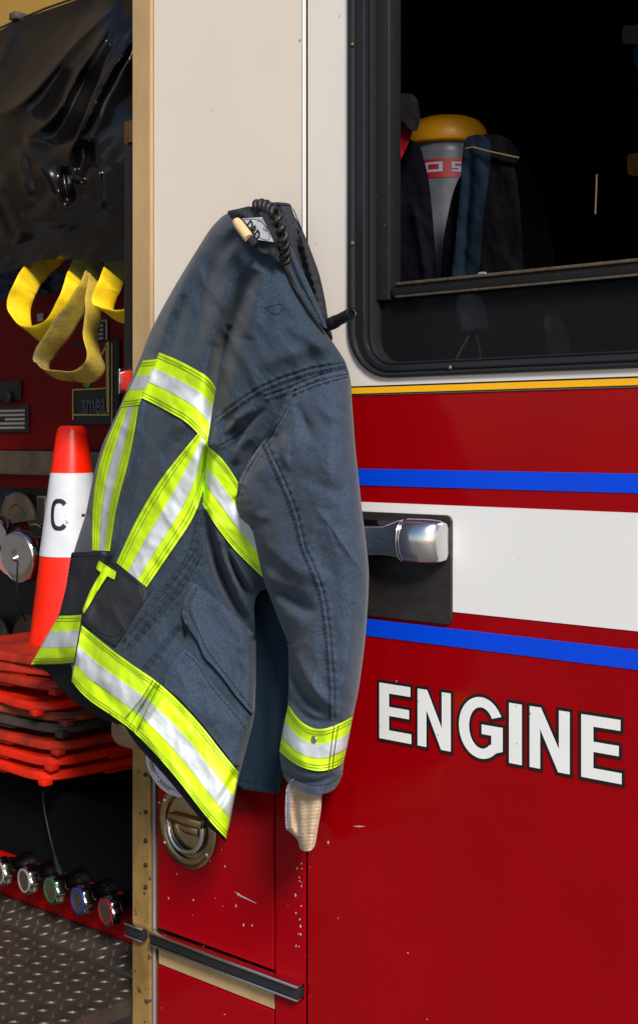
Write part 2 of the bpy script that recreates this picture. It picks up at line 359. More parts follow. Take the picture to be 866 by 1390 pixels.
def panel(name, outline, surf, m, parent, step=3.0, it=2, back=None, off=0.0, thick=None, rag=0.0, dens=0):
    if dens:
        o_ = []
        for p, q in zip(outline, outline[1:] + outline[:1]):
            k = max(1, int(math.hypot(q[0] - p[0], q[1] - p[1]) / dens)); o_ += [(p[0] + (q[0] - p[0]) * i / k, p[1] + (q[1] - p[1]) * i / k) for i in range(k)]
        outline = o_
    ol = resample(chaikin(outline, it), step * .8, True)
    if rag:
        ol = ol + np.c_[fbm(ol, 12, seed=3), fbm(ol, 12, seed=9)] * rag
    n = len(ol); x0, y0 = ol.min(0); x1, y1 = ol.max(0)
    g = []; row = 0; y = y0
    while y < y1:
        xs = np.arange(x0 + (step / 2 if row % 2 else 0), x1, step); g.append(np.c_[xs, np.full(len(xs), y)]); y += step * .87; row += 1
    g = np.vstack(g); b, _, _ = pdist(g, ol, True)
    a = ol; q = np.roll(a, -1, 0); inside = np.zeros(len(g), bool)
    for (ax, ay), (bx, by) in zip(a, q):
        c = ((ay > g[:, 1]) != (by > g[:, 1])); inside ^= c & (g[:, 0] < (bx - ax) * (g[:, 1] - ay) / (by - ay + 1e-12) + ax)
    g = g[inside & (b > step * .45)]
    pts = np.vstack([ol, g])
    r = delaunay_2d_cdt([Vector(p) for p in pts], [(i, (i + 1) % n) for i in range(n)], [list(range(n))], 1, 1e-5)
    vp = np.array([tuple(v) for v in r[0]]); tris = [tuple(f) for f in r[2]]
    N = len(vp); dF = surf(vp) + off
    if thick is not None: dB = np.maximum(dF - thick, .001)
    elif back is not None: dB = np.minimum(dF - .003, back(vp))
    else: dB = np.maximum(np.minimum(dF - .004, dF * .3), .003)
    A = PA(vp, dF); B = PA(vp, dB)
    # boundary loop from triangle edges
    cnt = {}
    for t in tris:
        for i in range(3):
            e = (t[i], t[(i + 1) % 3]); cnt[e] = cnt.get(e, 0) + 1
    bd = [e for e in cnt if (e[1], e[0]) not in cnt]
    faces = list(tris) + [tuple(N + i for i in reversed(t)) for t in tris] + [(e[1], e[0], N + e[0], N + e[1]) for e in bd]
    # orient so front faces look out (-Y)
    t = tris[len(tris) // 2]; nn = np.cross(A[t[1]] - A[t[0]], A[t[2]] - A[t[0]])
    if nn[1] > 0: faces = [tuple(reversed(f)) for f in faces]
    uv = np.vstack([vp, vp]) / 950.0
    o = mk(name, np.vstack([A, B]), faces, m, parent, True, uv=uv, angle=60)
    return o
def band(name, ea, eb, surf, m, parent, off, v0=0.0, v1=1.0, step=3.0, thick=.0012, puck=0.0, wav=0.0):
    """strip between two photo-space edge curves, laid on a surface"""
    L = max(np.linalg.norm(np.diff(np.array(ea, float), axis=0), axis=1).sum(), 10); nu = int(L / step) + 2
    a = resample(chaikin(ea, 2, False), 1, n=nu); b = resample(chaikin(eb, 2, False), 1, n=nu)
    W = np.linalg.norm(a - b, axis=1).mean() * (v1 - v0); nv = max(3, int(W / step) + 2)
    vv = np.linspace(v0, v1, nv); pts = (a[None] * (1 - vv[:, None, None]) + b[None] * vv[:, None, None]).reshape(-1, 2)
    s = np.r_[0, np.cumsum(np.linalg.norm(np.diff((a + b) / 2, axis=0), axis=1))]
    U = np.tile(s, nv); Vv = np.repeat(vv, nu) * (W / (v1 - v0))
    if wav: pts = pts + np.c_[np.zeros(len(pts)), wav * np.sin(U / 11.0) * (np.repeat(vv, nu) > .98)]
    d = surf(pts) + off
    if puck: d = d + puck * fbm(np.c_[U, Vv], 16, 90, 1.6, 2, 5)
    edge = np.minimum(np.repeat(vv, nu) - 0, 1 - np.repeat(vv, nu)) * W
    A = PA(pts, d); B = PA(pts, d - thick); N = len(pts); f = []
    idx = lambda i, j: i * nu + j
    for i in range(nv - 1):
        for j in range(nu - 1):
            q = (idx(i, j), idx(i, j + 1), idx(i + 1, j + 1), idx(i + 1, j)); f.append(q); f.append(tuple(N + k for k in reversed(q)))
    ring = [idx(0, j) for j in range(nu)] + [idx(i, nu - 1) for i in range(1, nv)] + [idx(nv - 1, j) for j in range(nu - 2, -1, -1)] + [idx(i, 0) for i in range(nv - 2, 0, -1)]
    for k in range(len(ring)):
        p, q = ring[k], ring[(k + 1) % len(ring)]; f.append((q, p, N + p, N + q))
    nn = np.cross(A[f[0][1]] - A[f[0][0]], A[f[0][2]] - A[f[0][0]])
    if nn[1] > 0: f = [tuple(reversed(x)) for x in f]
    return mk(name, np.vstack([A, B]), f, m, parent, True, uv=np.vstack([np.c_[U, Vv]] * 2) / 950.0, angle=50)
def seam(lines, surf, name, m, parent, off=.0006, r=.0007, dash=None):
    for ln in lines:
        p = resample(chaikin(ln, 2, False), 1.5 if dash else 2.0)
        A = PA(p, surf(p) + off); rads = [r * (1.25 if (i // 2) % 2 else .35) for i in range(len(A))] if dash else None
        mk(name, *tube(A, r, 5, rads=rads), m, parent, True, angle=80)
def offs(line, o):
    p = np.array(line, float); t = np.gradient(p, axis=0); t /= np.linalg.norm(t, axis=1)[:, None]
    return np.c_[p[:, 0] - t[:, 1] * o, p[:, 1] + t[:, 0] * o]
# ================================================================== SETTING
tag(mk('ground', *box(-40, 40, -40, 40, -.05, 0), 'concrete', smooth=False), None, None, kind='structure')
mk_gw = MB(); mk_gw.add(*box(-7, 4, 3.2, 3.4, 0, 4.5)); gw_ = tag(mk('garage_wall', mk_gw.v, mk_gw.f, 'garage_wall', smooth=False), 'ochre yellow garage wall seen above the black tarp', 'wall')
mk('added_side_wall', *box(-7.2, -7.001, -9, 3.199, 0, 8.5), 'wall_brown', gw_, smooth=False)  # unseen wall, added to darken reflections in the tarp and paint
# ================================================================== FIRE ENGINE
eng = thing('fire_engine', 'red and white fire engine side with ENGINE lettering, cab window and open pump bay', 'fire engine', (0.0, 0.6, 0.0))
XR = 1.25; ZT = 2.55; ZB = 0.55
xg0, xg1 = X(413.2), X(417.0)            # gap between pillar and cab door
xt0, xt1 = X(182), X(207)                # bright frame of the pump bay
# pillar
zsplit = 1.6 + (598 - 530) / 1000
plate('upper_pillar_panel', 'white_paint', eng, rect(X(208.5), xg0, zsplit + .001, ZT), -.025, 0, .002)
mk('pillar_edge_trim', *box(xg0 - .0032, xg0 - .0002, -.0016, .0, zsplit, ZT, .0006), 'letter_white', eng)
xm0, xm1 = X(370.5), X(373)
zlow = Z(212, 1261) + .001
cx_, cz_ = X(255.5), Z(255.5, 1122)
circ = [(cx_ + .050 * math.cos(a), cz_ + .050 * math.sin(a)) for a in np.linspace(0, 2 * math.pi, 40, endpoint=False)]
plate('locker_door', 'red_worn', eng, rect(X(213.5), xm0, zlow, zsplit - .002), -.025, 0, .003, holes=[circ])
plate('lower_pillar', 'red_worn', eng, rect(xm1, xg0, ZB, zsplit - .002), -.025, 0, .003)
for a_, b_, n_ in ((xg0 + .0002, xg1 - .0002, ZT), (X(370.5) + .0002, X(373) - .0002, zsplit - .01)): mk('gap_shade', *box(a_, b_, .0035, .024, ZB, n_), 'black_inner', eng, smooth=False)  # black strips set in the panel gaps to stand for their shade
mk('pillar_backing', *box(X(182), xg1 + .02, .028, .05, ZB, ZT), 'black_inner', eng, smooth=False)
plate('frame_post', 'tan_frame', eng, rect(xt0, xt1, Z(195, 1015), ZT), -.05, .004, .002)
plate('lower_frame_post', 'brass_frame', eng, rect(xt0, xt1 - .002, ZB, Z(195, 1015) - .001), -.05, .004, .002)
mb = MB(); mb.add(*tube([(X(209.5), .0, ZB), (X(209.5), .0, Z(209, 1015))], .0026, 10)); mb.build('grey_piping', 'piping_grey', eng)
for y_ in (1052, 1103, 1142, 1175, 1205): 
    p = P(190 + (y_ % 3) * 4, y_, .004); mk('rivet', *lathe([(.0001, .003), (.003, .0022), (.0038, 0)], p, (0, -1, 0), 10), 'rubber', eng)
# rub rail
mb = MB(); mb2 = MB()
for a, b in ((X(178), X(203)), (X(211), X(414))):
    z0 = Z(212, 1281); z1 = Z(212, 1261); h = z1 - z0
    mb.add(*box(a, b, -.016, .0, z1 - h * .22, z1, .002)); mb.add(*box(a, b, -.016, 0, z0, z0 + h * .16, .002))
    mb2.add(*box(a + .0005, b - .0005, -.012, .0, z0 + h * .17, z1 - h * .23, .001))
mb.build('rub_rail', 'chrome_dull', eng); mb2.build('rub_rail_insert', 'rubber', eng)
plate('locker_sill', 'tan_frame', eng, rect(X(213.5), xm0, Z(212, 1281) - .032, Z(212, 1281) - .001), -.025, -.002, .002)
plate('skirt_panel', 'red_worn', eng, rect(X(213.5), xm0, ZB, Z(212, 1281) - .034), -.025, -.001, .002)
# cab door: white top with window hole, red below, stripes as thin vinyl sheets
zy1, zy0 = Z(475, 526.5), Z(475, 534.5); zk1, zk0 = Z(475, 524.3), Z(475, 536.2)
wx0 = X(474.5); wz0 = Z(535, 512.5); wx1 = 1.02; wz1 = 2.42
hole = rrect(wx0 + .004, wx1 - .004, wz0 + .004, wz1 - .004, .065)
plate('cab_door', 'door_cream', eng, rect(xg1, XR, zk0 - .001, ZT), -.03, 0, .002, holes=[hole])
plate('cab_door_lower', 'red_paint', eng, rect(xg1, XR, ZB, zk0 - .0015), -.03, 0, .002)
def stripe(name, m, za, zb, x0=None, d=.0012): return mk(name, *box(x0 or xg1 + .003, XR - .003, -d, .0003, za, zb), m, eng, smooth=False)
stripe('yellow_stripe', 'yellow_vinyl', zy0, zy1, d=.0016); stripe('black_pinstripe', 'black_vinyl', zk0 + .0002, zk1)
stripe('blue_stripe', 'blue_vinyl', Z(487, 658.5), Z(487, 636)); stripe('white_stripe', 'door_white', Z(615, 830.6), Z(615, 686.2))
stripe('blue_stripe', 'blue_vinyl', Z(498, 863), Z(498, 840))
mk('pillar_yellow_stripe', *box(X(260), xg0 - .004, -.0012, .0, zy0, zy1), 'yellow_vinyl', eng, smooth=False)
# ENGINE
def arc(cx, cy, rx, ry, a0, a1, n=18): return [(cx + rx * math.cos(math.radians(a0 + (a1 - a0) * i / n)), cy + ry * math.sin(math.radians(a0 + (a1 - a0) * i / n))) for i in range(n + 1)]
E_ = [(0, 0), (1, 0), (1, .17), (.30, .17), (.30, .43), (.93, .43), (.93, .59), (.30, .59), (.30, .83), (.97, .83), (.97, 1), (0, 1)]
N_ = [(0, 0), (.26, 0), (.26, .66), (.72, 0), (1, 0), (1, 1), (.74, 1), (.74, .36), (.28, 1), (0, 1)]
I_ = [(0, 0), (1, 0), (1, 1), (0, 1)]
G_ = arc(.51, .5, .51, .52, 32, 312, 30) + [(1.0, .16), (1.0, .56), (.53, .56), (.53, .40), (.75, .40), (.75, .235)] + arc(.52, .5, .29, .35, 312, 32, 26)
G_[0] = (.97, .74)
tz1, tz0 = 1.6 - .3150, 1.6 - .3872
for ch, a, b in ((E_, 516, 559), (N_, 568, 612.5), (G_, 624, 683), (I_, 692, 709), (N_, 720, 774), (E_, 790, 844.5)):
    xa, xb = X(a), X(b); pts = [(xa + p[0] * (xb - xa), tz0 + p[1] * (tz1 - tz0)) for p in ch]
    v, f = crv([pts], .0004, .0012, 0, .0037); o = mk('letter_outline', v, f, 'black_vinyl', eng, False)
    v, f = crv([pts], .0006, .0018, 0, 0); mk('letter', v, f, 'letter_white', o, False)
# window frame
def ring(name, m, r0, r1, d0, d1, rad, bev=.002):
    k = .6; plate(name, m, eng, rrect(wx0 + r0, wx1 - r0, wz0 + r0 * k, wz1 - r0 * k, rad - r0), d0, d1, bev, holes=[rrect(wx0 + r1, wx1 - r1, wz0 + r1 * k, wz1 - r1 * k, max(rad - r1, .01))])
ring('window_gasket', 'rubber', 0, .011, -.03, .006, .07, .003)
ring('window_frame', 'window_alu', .0115, .028, -.035, .002, .07, .003)
ring('inner_window_frame', 'sash_black', .0285, .034, -.045, -.004, .07)
zr1 = Z(543, 385, -.02); zr0 = Z(543, 404, -.02)
mk('sash_post', *box(X(504, -.02), X(532, -.02), .014, .040, zr0 - .002, wz1 - .03, .002), 'sash_black', eng)
mb = MB(); mb.add(*box(X(536, -.02), wx1 - .03, .012, .036, zr0, zr1, .004)); mb.build('sash_rail', 'sash_black', eng)
mb = MB(); mb.add(*box(X(543, -.02), wx1 - .03, .009, .0125, zr1 - .003, zr1 + .001, .0012)); mb.add(*box(X(543, -.02), wx1 - .03, .009, .0125, zr0 - .001, zr0 + .002, .001))
mb.build('sash_weatherstrip', 'rail_metal', eng)
mk('lower_window_pane', *box(wx0 + .03, wx1 - .03, .024, .028, wz0 + .016, zr0 + .005), 'glass_tint', eng, smooth=False)
for q in ((478.5, 60), (478.5, 330), (611, 499)): mk('frame_screw', *lathe([(.0001, .003), (.003, .002), (.0035, 0)], P(q[0], q[1], .005), (0, -1, 0), 10), 'rail_metal', eng)
# cab interior (closed dark box)
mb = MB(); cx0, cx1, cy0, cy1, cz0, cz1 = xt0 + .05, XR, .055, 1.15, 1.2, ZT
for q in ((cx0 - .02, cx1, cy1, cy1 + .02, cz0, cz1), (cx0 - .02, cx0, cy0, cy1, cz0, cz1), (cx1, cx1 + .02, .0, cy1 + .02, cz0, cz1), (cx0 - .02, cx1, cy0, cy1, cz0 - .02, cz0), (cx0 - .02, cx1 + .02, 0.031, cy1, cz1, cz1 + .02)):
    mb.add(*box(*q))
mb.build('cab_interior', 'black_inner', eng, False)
# door handle
hx0, hx1 = X(452), X(615.5); hz1 = Z(615, 699.5); hz0 = Z(614, 848.5)
plate('handle_plate', 'steel_plate', eng, rrect(hx0, hx1, hz0, hz1, .009), 0, .0045, .0012)
hc = Z(585, 736, .03)
def loft(secs, n=28, ex=2.6):
    v = []; f = []
    for (x, yc, zc, ry, rz) in secs:
        for k in range(n):
            a = 2 * math.pi * k / n; c, s = math.cos(a), math.sin(a)
            v.append((x, yc - math.copysign(abs(c) ** (2 / ex), c) * ry, zc + math.copysign(abs(s) ** (2 / ex), s) * rz))
    for i in range(len(secs) - 1):
        for k in range(n): k2 = (k + 1) % n; f.append((i * n + k, (i + 1) * n + k, (i + 1) * n + k2, i * n + k2))
    f.append(tuple(range(n))); f.append(tuple((len(secs) - 1) * n + k for k in range(n - 1, -1, -1))); return v, f
xa = X(452); xk = X(552, .03); xe = X(594, .03)
hs = [(xa, -.022, hc - .004, .012, .017), (X(500, .03), -.022, hc - .004, .012, .019), (X(520, .03), -.024, hc - .003, .013, .020), (X(532, .03), -.027, hc - .001, .016, .0225), (X(544, .03), -.029, hc, .019, .0255), (xk - .001, -.030, hc, .021, .027)]
mk('handle_grip', *loft(hs), 'chrome', eng, angle=50)
hk = [(xk, -.026, hc, .022, .0275), (xk + .025, -.025, hc, .0225, .0278), (xe - .012, -.022, hc, .020, .0272), (xe - .005, -.019, hc, .017, .0262), (xe - .001, -.015, hc, .013, .0235), (xe, -.013, hc, .009, .018)]
o = mk('handle_hub', *loft(hk, ex=2.3), 'chrome_dull', eng, angle=50)
mk('handle_recess', *box(hx0 + .001, X(560), -.0065, -.004, Z(540, 700) - .006 - .012, Z(540, 700) - .006, .001), 'chrome', eng)
mk('locker_latch_dish', *lathe([(.062, 0), (.0622, .003), (.060, .0052), (.050, .0055), (.0475, .004), (.046, -.004), (.044, -.016), (.0, -.018)], (cx_, 0, cz_), (0, -1, 0), 56), 'gold_steel', eng, angle=45)
LD = bpy.data.objects['locker_latch_dish']
def torus(c, R_, r, a0, a1, n=40): return tube([(c[0] + R_ * math.cos(math.radians(a0 + (a1 - a0) * i / n)), c[1], c[2] + R_ * math.sin(math.radians(a0 + (a1 - a0) * i / n)) * 1.0) for i in range(n + 1)], r, 12)
mb = MB(); mb.add(*torus((cx_, -.006, cz_ - .000), .037, .0042, 172, 368)); mb.build('latch_ring', 'chrome', LD)
mb = MB(); mb.add(*torus((cx_, .004, cz_ + .002), .027, .004, 180, 360)); mb.build('inner_latch_ring', 'gold_steel', LD)
mb = MB(); mb.add(*box(cx_ - .036, cx_ + .036, -.010, -.001, cz_ + .002, cz_ + .016, .003)); mb.add(*box(cx_ - .018, cx_ + .024, -.004, .012, cz_ - .012, cz_ + .001, .003)); mb.build('latch_paddle', 'gold_steel', LD)
for a in (215, 325, 35, 145): mk('latch_rivet', *lathe([(.0001, .0085), (.003, .0075), (.0038, .005)], (cx_ + .0555 * math.cos(math.radians(a)), 0, cz_ + .0555 * math.sin(math.radians(a))), (0, -1, 0), 12), 'chrome_dull', LD)
# coat peg rod
pa, pb = P(438, 445, .045), P(478, 424.5, .060)
mb = MB(); dv = (pb - pa); mb.add(*lathe([(.0075, -.09), (.0075, dv.length - .001), (.0065, dv.length), (.0052, dv.length), (.0050, dv.length - .02), (.0001, dv.length - .02)], pa, dv, 24))
mb.add(*lathe([(.0082, -.006), (.0085, -.004), (.0085, .006), (.0082, .008)], pa + dv * .35, dv, 24)); mb.build('peg_rod', 'rubber', eng)
mb = MB(); mb.add(*lathe([(.0072, dv.length + .0002), (.0074, dv.length + .0008), (.0056, dv.length + .0008), (.0054, dv.length + .0002)], pa, dv, 24)); mb.build('peg_rim', 'chrome_dull', eng)
mb = MB(); mb.add(*tube([P(355, 330, .0), P(354, 326, .05), P(352, 315, .075), P(350, 300, .085)], .006)); mb.build('coat_hook', 'chrome_dull', eng)
# chips and scratches on the lower red panels
for i in range(46):
    px = 409 + random.gauss(0, 1) * 3.2 if i < 30 else random.uniform(220, 366); py = random.uniform(1165, 1300) if i < 30 else random.uniform(1150, 1295)
    if px > 411: px = 411 - (px - 411)
    c = P(px, py, .0); s = random.uniform(.0006, .0019); pts = [(c.x + s * random.uniform(.4, 1) * math.cos(a), c.z + s * random.uniform(.5, 1.6) * math.sin(a)) for a in np.linspace(0, 6.28, 8, endpoint=False)]
    if px < 410.0: mk('paint_chip', *crv([pts], -.0003, .0004 + .0001 * (i % 3)), 'chip_grey' if i % 3 else 'rubber', eng, False)
for pts in ([(319, 1211), (328, 1216.5), (348, 1226.5), (348, 1227), (327, 1217.8)], [(479, 1122), (488, 1121.4), (496, 1122.3), (488, 1123.4)], [(444, 1143), (447, 1142), (446, 1147)]):
    mk('paint_chip', *crv([[(P(a, b).x, P(a, b).z) for a, b in pts]], -.0003, .0005), 'chip_grey', eng, False)
# ------------------------------------------------------------------ pump bay
DP = -.40                                        # depth of the upper pump panel
bx0 = -3.2
mb = MB()
mb.add(*box(bx0, xt0 + .01, .62, .64, ZB, 2.3)); mb.add(*box(xt0 - .002, xt0 + .018, .051, .64, ZB, ZT)); 
mb.add(*box(bx0, bx0 + .02, 0, .62, ZB, 2.3)); mb.build('bay_box', 'black_inner', eng, False)
zl1 = Z(40, 612, -.36); zl0 = Z(40, 645, -.36)
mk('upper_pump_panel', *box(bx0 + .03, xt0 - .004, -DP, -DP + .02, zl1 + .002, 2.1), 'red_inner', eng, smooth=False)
mk('panel_ledge', *box(bx0 + .03, xt0 - .005, .36, .42, zl0, zl1, .003), 'ledge_metal', eng)
mk('lower_pump_panel', *box(bx0 + .03, xt0 - .006, .42, .44, ZB, zl0 - .001), 'panel_black', eng, smooth=False)
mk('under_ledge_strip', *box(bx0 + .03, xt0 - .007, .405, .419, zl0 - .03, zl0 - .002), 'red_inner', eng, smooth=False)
# cap strip, kick plate and tread at the bottom of the bay
DC = -.10
zc1, zc0 = Z(90, 1187, DC), Z(90, 1248, DC)
mk('outlet_strip', *box(bx0 + .03, xt0 - .004, -DC, -DC + .02, zc0, zc1, .002), 'red_paint', eng)
mk('kick_panel', *box(bx0 + .03, xt0 - .0045, -DC + .002, -DC + .018, zc1 + .001, Z(90, 1080, DC)), 'black_inner', eng, smooth=False)
mk('stack_shelf', *box(bx0 + .03, xt0 - .0048, -DC + .001, .42, Z(90, 1080, DC), Z(90, 1080, DC) + .004), 'black_inner', eng, smooth=False)
zk = Z(0, 1251, -.05)
a0 = Vector((0, -DC, zc0 - .001)); a1 = Vector((0, .05, zk))
v = [(x, a.y + o, a.z) for x in (bx0 + .03, xt0 - .004) for a, o in ((a0, 0), (a1, 0), (a1, .01), (a0, .01))]
kick = mk('kick_plate', v, [(0, 1, 5, 4), (1, 2, 6, 5), (2, 3, 7, 6), (3, 0, 4, 7), (0, 3, 2, 1), (4, 5, 6, 7)], 'diamond', eng, smooth=False)
def lug(c, u, n, L, W, H):
    u = Vector(u).normalized(); n = Vector(n).normalized(); s = n.cross(u); v = []; f = []
    for h, k in ((0, 1), (H, .45)):
        for i in range(10):
            a = 2 * math.pi * i / 10; v.append(Vector(c) + u * (math.cos(a) * L * k) + s * (math.sin(a) * W * k) + n * h)
    for i in range(10): j = (i + 1) % 10; f.append((i, j, 10 + j, 10 + i))
    f.append(tuple(range(10, 20))); return v, f
du = (a1 - a0); L_ = du.length; dn = Vector((0, -abs(du.z), -abs(du.y))).normalized()
dn = Vector((1, 0, 0)).cross(du).normalized(); dn = dn if dn.y < 0 else -dn
mb = MB(); xs = -0.95; i = 0
while xs < xt0 - .01:
    for k in range(3):
        c = a0 + du * ((k + .5) / 3); c.x = xs + (.012 if k % 2 else 0); dirn = Vector((1, 0, 0)) * (1 if (i + k) % 2 else -1) + du.normalized() * 1.1
        mb.add(*lug(c + dn * .0002, dirn, dn, .0095, .0028, .002))
    xs += .026; i += 1
mb.build('kick_plate_tread', 'diamond_lug', kick)
tread = mk('step_tread', *box(bx0 + .03, xt0 - .005, -.45, .049, zk - .03, zk - .004), 'diamond', eng, smooth=False)
mb = MB(); i = 0; xs = -1.05
while xs < xt0 - .01:
    for k in range(16):
        c = Vector((xs + (.012 if k % 2 else 0), .035 - k * .026, zk - .004)); mb.add(*lug(c, (1 if (i + k) % 2 else -1, 1, 0), (0, 0, 1), .0095, .0028, .002))
    xs += .026; i += 1
mb.build('step_tread_pattern', 'diamond_lug', tread)
# five chrome caps along the strip
for n_, (px, py, rm) in enumerate(((6, 1184, 'plate_text'), (41, 1195, 'plate_text'), (77, 1208, 'ring_green'), (114, 1222, 'ring_blue'), (152, 1237, 'ring_red'))):
    c = P(px, py, DC + .055); c = Vector((c.x, -DC, c.z)); nrm = Vector((-.12, -1, -.02)).normalized()
    k_ = 1.15; q_ = lambda pr: [(a * k_, b * 1.15) for a, b in pr]
    cp = mk('outlet_cap', *lathe(q_([(.020, -.002), (.0205, .008), (.018, .016), (.017, .024), (.0185, .030), (.0195, .038), (.021, .040)]), c, nrm, 32), 'chrome_shaded', eng, angle=40)
    v = []; f = []; m_ = 48
    ax = nrm; e1 = (UP - ax * UP.dot(ax)).normalized(); e2 = ax.cross(e1)
    for h, s_ in ((.040, .92), (.042, 1), (.052, 1), (.0545, .93), (.0548, .0)):
        for k in range(m_):
            t = 2 * math.pi * k / m_; r = .0215 * k_ * (1 + .065 * math.cos(8 * t)) * s_; v.append(c + ax * h * 1.15 + e1 * r * math.cos(t) + e2 * r * math.sin(t))
    for i in range(4):
        for k in range(m_): k2 = (k + 1) % m_; f.append((i * m_ + k, i * m_ + k2, (i + 1) * m_ + k2, (i + 1) * m_ + k))
    mk('cap_head', v, f, 'chrome_shaded', cp, angle=35)
    mk('cap_ring', *lathe(q_([(.0178, .0545), (.0178, .0560), (.0148, .0560), (.0148, .0545)]), c, nrm, 32), rm, cp, angle=30)
    mk('cap_face', *lathe(q_([(.0146, .0545), (.0146, .0553), (.0, .0553)]), c, nrm, 32), 'ledge_metal', cp, angle=30)
for px in range(-12, 180, 18): p = P(px, 1174 + (px) * .385 - 12, DC); mk('strip_bolt', *lathe([(.0001, .006), (.003, .0055), (.0042, .003), (.0042, 0)], (p.x, -DC, zc1 - .010), (0, -1, 0), 12), 'chrome_dull', eng)
# chrome discharge elbow and blanking cap at far left
def disc_cap(c, nrm, r, name='blanking_cap'):
    o = mk(name, *lathe([(r * .7, -.05), (r * .72, -.03), (r * .95, -.026), (r, -.018), (r, -.004), (r * .97, 0), (r * .93, .0025), (r * .88, .0015), (r * .3, .004), (0, .0045)], c, nrm, 48), 'chrome', eng, angle=35)
    mk('cap_eyelet', *lathe([(.0001, .014), (.004, .012), (.005, .007), (.008, .005), (.009, .002)], Vector(c), nrm, 16), 'chrome_dull', o); return o
e0 = P(36, 722, -.38); e1_ = P(30, 735, -.31); e2_ = P(26, 756, -.24)
mb = MB(); mb.add(*tube([e0, e0 * .5 + e1_ * .5, e1_, e1_ * .45 + e2_ * .55 + Vector((0, -.01, .004)), e2_], .042, 28, rads=[.034, .04, .045, .046, .044])); mb.build('discharge_elbow', 'chrome', eng)
disc_cap(P(24, 757, -.19), (.05, -1, -.12), .052)
mk('elbow_flange', *lathe([(.062, 0), (.062, .006), (.058, .008), (.036, .008), (.034, .004)], P(26, 706, -.40), (0, -1, 0), 40), 'ledge_metal', eng, angle=35)
for a in (20, 110, 160, 60): 
    c = P(26, 706, -.407) + Vector((.05 * math.cos(math.radians(a)), 0, .05 * math.sin(math.radians(a)))); mk('flange_bolt', *lathe([(.0001, .004), (.003, .003), (.004, 0)], c, (0, -1, 0), 12), 'chrome', eng)
mb = MB(); mb.add(*tube([P(-18, 715, -.38), P(-10, 722, -.3), P(-4, 730, -.22)], .042, 28)); mb.build('discharge_elbow', 'chrome', eng)
disc_cap(P(-12, 728, -.2), (.3, -1, -.1), .042)
mk('elbow_flange', *lathe([(.055, 0), (.055, .006), (.05, .008), (.03, .008)], P(-6, 868, -.40), (0, -1, 0), 40), 'ledge_metal', eng, angle=35)
mk('elbow_flange', *lathe([(.06, 0), (.06, .006), (.05, .008), (.03, .008)], P(42, 872, -.39), (0, -1, 0), 40), 'ledge_metal', eng, angle=35)
mb = MB(); mb.add(*tube([P(24, 762, -.17), P(23, 790, -.17), P(24, 808, -.18), P(29, 828, -.2), P(34, 842, -.25)], .0018, 8)); mb.build('cap_lanyard', 'rubber', eng)
mb = MB(); mb.add(*tube([P(58, 1076, -.08), P(60, 1100, -.08), P(66, 1130, -.08), P(73, 1158, -.07), P(74, 1172, -.06)], .0014, 8)); mb.add(*tube([P(74, 1160, -.065), P(79, 1175, -.05), P(83, 1188, -.045), P(80, 1186, -.045), P(74, 1165, -.06)], .0022, 8))
mb.build('lanyard', 'rubber', eng)
# little plates on the pump panel
def small_plate(px0, px1, py0, py1, d, border, face, name='nameplate', rows=0):
    a = P(px0, py0, d); b = P(px1, py1, d); x0, x1 = a.x, b.x; z1_ = P((px0 + px1) / 2, py0, d).z; z0_ = P((px0 + px1) / 2, py1, d).z
    o = mk(name, *box(x0, x1, -d - .004, -d, z0_, z1_, .001), border, eng)
    o2 = mk('plate_face', *box(x0 + .004, x1 - .004, -d - .0052, -d - .003, z0_ + .004, z1_ - .004), face, o, smooth=False)
    if rows:
        mb = MB(); h = (z1_ - z0_ - .014) / rows
        for i in range(rows):
            zz = z0_ + .008 + i * h; mb.add(*box(x0 + (x1 - x0) * (.38 + .1 * ((i * 7) % 3)), x1 - .01, -d - .0062, -d - .005, zz, zz + h * .55))
        mb.build('plate_text', 'plate_text', o, False)
    return o
small_plate(-30, 40, 550, 587, DP + .002, 'panel_black', 'ink', rows=5)
small_plate(-20, 30, 517, 543, DP + .002, 'panel_black', 'ink', name='gauge_plate')
mk('gauge_knob', *lathe([(.012, 0), (.012, .012), (.009, .014), (0, .014)], P(16, 539, DP + .006), (0, -1, 0), 20), 'window_alu', eng, angle=40)
small_plate(128, 147, 434, 466, DP + .002, 'plate_text', 'panel_black', rows=4)
small_plate(9, 36, 672, 686, -.419, 'blue_vinyl', 'plate_text')
small_plate(52, 64, 673, 712, -.419, 'plate_text', 'ledge_metal')
small_plate(52, 60, 425, 436, DP + .002, 'plate_text', 'plate_text', name='sticker')
# maker's plate: "smeal"
d = DP + .004; o = small_plate(100, 164, 462, 577, DP + .002, 'black_vinyl', 'ink', name='maker_plate')
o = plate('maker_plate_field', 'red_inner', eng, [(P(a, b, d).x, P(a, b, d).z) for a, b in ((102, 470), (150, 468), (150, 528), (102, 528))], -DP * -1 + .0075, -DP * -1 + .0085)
tm = Matrix.Translation(P(127, 549, DP + .0088)) @ Matrix(((1, 0, 0, 0), (0, 0, -1, 0), (0, 1, 0, 0), (0, 0, 0, 1)))
mat('letter_slate', (0.05, 0.055, 0.075), 0.5)
v, f = text('smea', .066, tm, .001, .0012, .56)
mk('maker_lettering', v, f, 'letter_slate', eng, False)
mb = MB()
for pts in ([(146, 466), (151, 463), (151, 560), (148, 560)], [(118, 524), (120, 524), (148, 470), (146, 468)], [(102, 562), (151, 562), (151, 564), (102, 564)], [(102, 528), (146, 526), (146, 528), (102, 530)], [(101, 528), (102.5, 528), (102.5, 570), (101, 570)], [(154, 466), (155.5, 466), (155.5, 576), (154, 576)]):
    mb.add(*crv([[(P(a, b, d).x, P(a, b, d).z) for a, b in pts]], DP + .0085, DP + .0098))
mb.build('maker_swoosh', 'logo_gold', eng, False)
